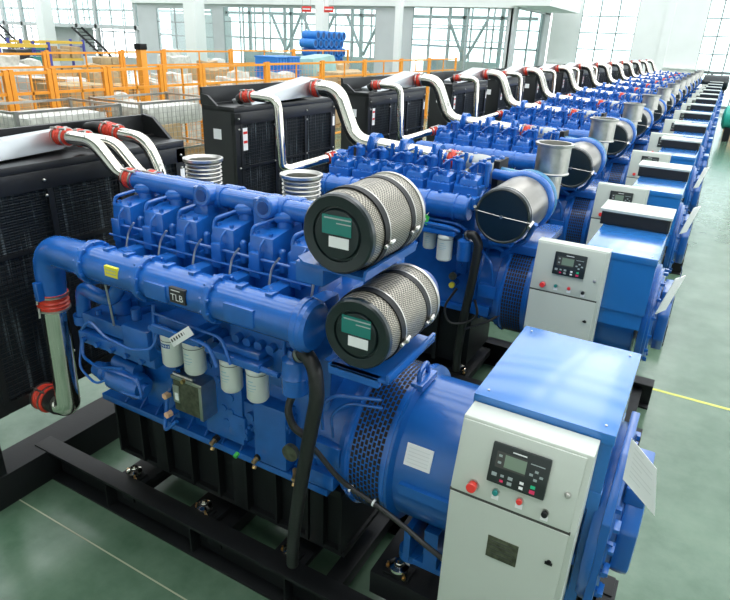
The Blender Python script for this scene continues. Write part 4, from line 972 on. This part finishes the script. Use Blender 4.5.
# ------------------------------------------------------------------ stored goods behind the fence
def pallet(b, x, y, z, w=1.2, d=1.0):
    b.m('wood')
    for i in range(6): yy = y-d/2+i*d/5.5; b.box(x-w/2, x+w/2, yy, yy+.09, z+.11, z+.13)
    for i in range(3): xx = x-w/2+i*(w-.1)/2; b.box(xx, xx+.1, y-d/2, y+d/2, z, z+.11)
def wrapped(x, y, w, d, h, label, key='plastic', base=0.):
    r = root('wrapped_pallet_load', (x, y, base), label, 'pallet load', 'wrapped loads on pallets behind the fence'); global ORG; ORG = tuple(r.location)
    b = MB(); pallet(b, x, y, base, w, d); b.link('pallet', r)
    b = mb(key); z0 = base+.13; n = 3
    b.hull8([(x-w/2, y-d/2, z0), (x+w/2, y-d/2, z0), (x+w/2, y+d/2, z0), (x-w/2, y+d/2, z0), (x-w*.44, y-d*.42, z0+h), (x+w*.44, y-d*.44, z0+h*.94), (x+w*.42, y+d*.44, z0+h*.97), (x-w*.42, y+d*.42, z0+h*1.02)], .06)
    b.box(x-w*.3, x+w*.1, y-d*.2, y+d*.3, z0+h*.9, z0+h*1.12, .05)
    bmesh.ops.subdivide_edges(b.bm, edges=[e for e in b.bm.edges if e.calc_length() > .3], cuts=3, use_grid_fill=True)
    for v in b.bm.verts: n_ = Vector((math.sin(v.co.z*9+v.co.y*5+x), math.sin(v.co.x*7+v.co.z*6), math.sin(v.co.x*5+v.co.y*8+y))); v.co += n_*.035
    b.link('load', r); ORG = (0, 0, 0)
def boxes(x, y, w, d, n, label, seed):
    random.seed(seed)
    r = root('stacked_cartons', (x, y, 0), label, 'cartons', 'carton stacks behind the fence'); global ORG; ORG = tuple(r.location)
    b = MB(); pallet(b, x, y, 0, w, d); b.link('pallet', r)
    for lay in range(n):
        for i in range(2):
            for j in range(2):
                b = mb(random.choice(['card', 'card', 'wood', 'white'])); cx = x-w/4+i*w/2; cy = y-d/4+j*d/2; z = .13+lay*.32
                b.box(cx-w*.24, cx+w*.24, cy-d*.23, cy+d*.23, z, z+.31, .01); b.m('rackyellow'); b.box(cx-w*.242, cx+w*.242, cy-.03, cy+.03, z+.3, z+.312); b.link('carton', r)
    ORG = (0, 0, 0)
random.seed(11)
lists = [(-14.0, 8.6), (-14.2, 10.4), (-14.0, 13.7), (-14.2, 15.4), (-14.0, 17.0), (-14.1, 19.0), (-14.0, 20.8), (-14.2, 26.0), (-14.0, 28.2),
         (-16.2, 9.4), (-16.3, 11.2), (-16.2, 13.1), (-16.4, 15.2), (-16.2, 17.2), (-16.2, 19.0), (-16.2, 26.5), (-16.3, 28.3),
         (-20, 12.2), (-20.3, 14.4), (-20, 16.6), (-20.3, 19.0), (-20, 21.4), (-20.4, 24.0), (-23, 15), (-23.2, 18), (-23, 21.5), (-23.2, 25.5), (-27, 17.5), (-27, 21.5), (-26.8, 26)]
rowname = {14: 'closest behind the front fence', 16: 'in the row before the rear fence', 20: 'just beyond the rear fence', 23: 'two rows beyond the rear fence', 26: 'farthest back by the columns', 27: 'farthest back by the columns'}
cnt = {}
tone = ['pale film', 'tall', 'low', 'bulging', 'tilted', 'square', 'rounded', 'narrow', 'wide', 'slumped']
for i, (x, y) in enumerate(lists):
    rk = int(-x); rk = 16 if rk == 16 else rk; key = rowname[rk]; cnt[key] = cnt.get(key, 0)+1; q = nm[cnt[key]-1]
    if i % 3 == 1:
        boxes(x, y, 1.3, 1.3, random.choice([4, 5, 6]), 'brown cartons, %s from left %s' % (q, key), i)
    else:
        wrapped(x, y, 1.5, 1.45, random.uniform(1.1, 1.9) if rk < 20 else random.uniform(1.4, 2.1), '%s load, %s from left %s' % ('whitish film-wrapped' if i % 3 else 'brown covered', q, key), 'plastic' if i % 3 else 'card')
# mesh cage beside the first radiator
for i, (x, y) in enumerate(((-10.3, 9.35), (-10.4, 6.95))):
    r = root('mesh_cage', (x, y, 0), 'wire mesh storage cage of parts beside the fence, %s one' % ('right-hand' if i == 0 else 'left-hand'), 'cage', 'mesh storage cages'); ORG = tuple(r.location)
    b = mb('steel')
    for z in (.15, 1.1, 2.05): 
        for yy in (y-1., y+1.): b.box(x-.7, x+.7, yy-.02, yy+.02, z-.02, z+.02)
        for xx in (x-.7, x+.7): b.box(xx-.02, xx+.02, y-1., y+1., z-.02, z+.02)
    for xx in (x-.7, x+.7):
        for yy in (y-1., y+1.): b.box(xx-.03, xx+.03, yy-.03, yy+.03, 0, 2.08)
    b.link('frame', r)
    b = mb('steel')
    for k in range(18): yy = y-1.+k*2./18; b.box(x+.698, x+.704, yy-.004, yy+.004, .15, 2.05)
    for k in range(19): z = .15+k*.1; b.box(x+.698, x+.704, y-1., y+1., z-.004, z+.004); b.box(x-.7, x+.7, y-1.003, y-.997, z-.004, z+.004)
    for k in range(12): xx = x-.7+k*1.4/12; b.box(xx-.004, xx+.004, y-1.003, y-.997, .15, 2.05)
    b.link('wire_mesh', r)
    b = mb('wood'); b.box(x-.6, x+.6, y-.85, y+.85, .18, 1.05, .03); b.m('card'); b.box(x-.5, x+.6, y-.8, y+.1, 1.02, 1.6, .03); b.m('plastic'); b.box(x-.5, x+.6, y-.75, y+.8, 1.55, 1.95, .12); b.link('contents', r); ORG = (0, 0, 0)
# blue crates, teal cover, blue drums
r0 = None
for i in range(2):
    for j in range(5):
        x, y, z = -16.0, 20.7+i*.87, j*.52
        b = mb('crateblue'); b.box(x-.5, x+.5, y-.4, y+.4, z, z+.50, .02); b.box(x-.53, x+.53, y-.42, y+.42, z+.44, z+.49, .01)
        for k in range(4): b.box(x+.5, x+.52, y-.35+k*.2, y-.32+k*.2, z+.03, z+.44)
        tag(b.link('plastic_crate', org=(x, y, z)), 'blue crate behind the fence, %s column, %s from the floor' % (('left', 'right')[i], nm[j]), 'crate', 'stacked blue crates')
r = root('covered_machine', (-15.4, 23.6, 0), 'machine under a pale teal cover between the blue crates and wooden slats', 'covered machine'); ORG = tuple(r.location)
b = mb('tarp'); b.hull8([(-16.6, 22.3, 0), (-15, 22.3, 0), (-15, 24.7, 0), (-16.6, 24.7, 0), (-16.4, 22.5, 2.5), (-15.2, 22.5, 2.55), (-15.2, 24.3, 2.7), (-16.4, 24.3, 2.65)], .25); b.link('cover', r)
b = mb('black'); b.box(-16.5, -15.1, 22.4, 24.6, 0, .15); b.link('machine_base', r); ORG = (0, 0, 0)
b = mb('card'); b.box(-14.6, -13.6, 21.9, 24.5, .13, 2.05, .02); pallet(b, -14.1, 23.2, 0, 1.1, 2.4)
for i in range(12): z = .3+i*.14; b.m('wood'); b.box(-13.6, -13.56, 21.9, 24.5, z, z+.05)
tag(b.link('timber_stack', org=(-14, 23.2, 0)), 'stack of bare wooden slats right of the teal cover', 'timber')
# drum pyramid: ends facing the camera
k = 0
for row, (z, n) in enumerate(((1.35, 7), (1.77, 7), (2.19, 6), (2.61, 6), (3.03, 6), (3.42, 6))):
    for i in range(n):
        x, y = -19.6, 27.9+i*.50+(.25 if row % 2 else 0)
        b = mb('crateblue'); b.lathe((x, y, z), (1, 0, 0), [(0, .20), (.02, .215), (.3, .215), (.32, .225), (.34, .215), (.9, .215), (.9, .15), (.7, .14), (.7, 0)], 16)
        b.m('bluedark'); b.cyl((x+.86, y, z), (x+.885, y, z), .14, n=14)
        tag(b.link('blue_spool', org=(x+.4, y, z-.2)), 'round blue spool, %s from left in %s' % (nm[i], ['the bottom row', 'the second row up', 'the third row up', 'the fourth row up', 'the row below the top', 'the top row'][row]), 'spool', 'stacked blue spools')
r = root('storage_rack', (-19.2, 29.4, 0), 'low blue stand carrying the stacked blue spools', 'rack'); ORG = tuple(r.location)
b = mb('crateblue'); b.box(-19.7, -18.6, 27.6, 31.4, 1.03, 1.12)
for y in (27.7, 29.5, 31.3):
    for x in (-19.65, -18.65): b.box(x-.05, x+.05, y-.05, y+.05, 0, 1.05)
b.link('shelf', r); ORG = (0, 0, 0)
# tall yellow racks at the far left
for i, (x, y0) in enumerate(((-24.5, 9.5), (-24.5, 13.2), (-30, 14.5), (-30, 19))):
    r = root('pallet_rack', (x, y0+1.7, 0), 'yellow pallet rack with violet uprights, %s' % ('front left', 'front right', 'rear left', 'rear right')[i], 'rack', 'yellow pallet racks'); ORG = tuple(r.location)
    b = mb('purple')
    for y in (y0, y0+3.4):
        b = mb('purple')
        for dx in (-.5, .5): b.box(x+dx-.05, x+dx+.05, y-.05, y+.05, 0, 2.75)
        for z in (.4, 1.4, 2.4): b.box(x-.5, x+.5, y-.02, y+.02, z-.03, z+.03)
        b.link('upright', r)
    b = mb('rackyellow')
    for z in (.9, 1.8, 2.6):
        for dx in (-.5, .5): b.box(x+dx-.03, x+dx+.03, y0, y0+3.4, z-.06, z+.06)
    b.link('beams', r); b = mb('card'); random.seed(40+i)
    for z in (.96, 1.86):
        for k in range(5): h = random.uniform(.3, .6); b.m(random.choice(['card', 'white', 'blackbrown', 'wood', 'greenlab'])); b.box(x-.45, x+.45, y0+.1+k*.65, y0+.62+k*.65, z, z+h, .02)
    b.link('stored_parts', r); ORG = (0, 0, 0)

# ------------------------------------------------------------------ right side, far end
r = root('storage_tank', (1.15, 30, 0), 'teal horizontal tank at the right behind the row', 'tank'); ORG = tuple(r.location)
b = mb('teal'); b.lathe((.15, 30, .92), (1, 0, 0), [(0, 0), (.03, .3), (.1, .45), (.14, .47), (2.2, .47), (2.3, .3), (2.3, 0)], 32); b.link('tank_body', r)
b = mb('black'); b.box(.35, .6, 29.6, 30.4, 0, .55); b.link('saddle', r); b = mb('black'); b.box(1.6, 1.85, 29.6, 30.4, 0, .55); b.link('saddle', r); ORG = (0, 0, 0)
b = mb('peach'); b.box(.35, 1.3, 33.6, 34.2, .13, 1.35, .01); pallet(b, .85, 33.9, 0, 1.0, .8); tag(b.link('packing_case', org=(.85, 33.9, 0)), 'peach packing case near the far right window', 'case')
r = root('spare_motor', (-.7, 31.2, 0), 'black motor with shaft lying above the far terminal boxes', 'motor'); ORG = (-.7, 37.6, 0); r.location = ORG
b = mb('blackcap'); b.lathe((-1.1, 37.6, 1.95), (1, 0, 0), [(0, .2), (.05, .36), (1.15, .36), (1.2, .25), (1.2, 0)], 24); b.lathe((-2.3, 37.6, 1.95), (1, 0, 0), [(0, .14), (.5, .14), (.5, .2), (.6, .2), (.6, .12), (.9, .12), (.9, .22), (1.0, .22), (1.0, .12), (1.25, .12)], 18); b.link('motor_body', r)
b = mb('black'); b.box(-1.0, -.9, 37.3, 37.9, 0, 1.7); b.box(-.1, 0, 37.3, 37.9, 0, 1.7); b.box(-2.2, -2.1, 37.45, 37.75, 0, 1.85); b.link('stand', r); ORG = (0, 0, 0)

# ------------------------------------------------------------------ light and camera
w = bpy.data.worlds.new('daylight'); SC.world = w; w.use_nodes = True
nt = w.node_tree; bg = nt.nodes['Background']; bg.inputs['Color'].default_value = (.93, .97, 1, 1); bg.inputs['Strength'].default_value = 3.3
def area(name, loc, rot, sx, sy, power, col=(1, 1, 1)):
    l = bpy.data.lights.new(name, 'AREA'); l.shape = 'RECTANGLE'; l.size = sx; l.size_y = sy; l.energy = power; l.color = col
    o = bpy.data.objects.new(name, l); COL.objects.link(o); o.location = loc; o.rotation_euler = rot; return o
area('added_skylight', (-1, 12, 8.4), (0, 0, 0), 3, 30, 500, (1, 1, .98))  # overhead fill lamp added for soft light from above

f, pitch, roll, yaw = 603.2724, .408504, .0408774, .4995771
cy, sy = math.cos(yaw), math.sin(yaw)
fw = Vector((-sy*math.cos(pitch), cy*math.cos(pitch), -math.sin(pitch))); rt_ = Vector((cy, sy, 0)); up = rt_.cross(fw)
r_ = rt_*math.cos(roll)+up*math.sin(roll); u_ = up*math.cos(roll)-rt_*math.sin(roll)
cam = bpy.data.cameras.new('camera'); co = bpy.data.objects.new('camera', cam); COL.objects.link(co)
mtx = Matrix((( r_.x, u_.x, -fw.x, 0), (r_.y, u_.y, -fw.y, 0), (r_.z, u_.z, -fw.z, 3.35), (0, 0, 0, 1)))
co.matrix_world = mtx; cam.sensor_width = 36; cam.lens = f/730*36; cam.clip_end = 300; cam.clip_start = .05
SC.camera = co
SC.view_settings.view_transform = 'Standard'; SC.view_settings.look = 'None'; SC.view_settings.exposure = .1; SC.view_settings.gamma = 1
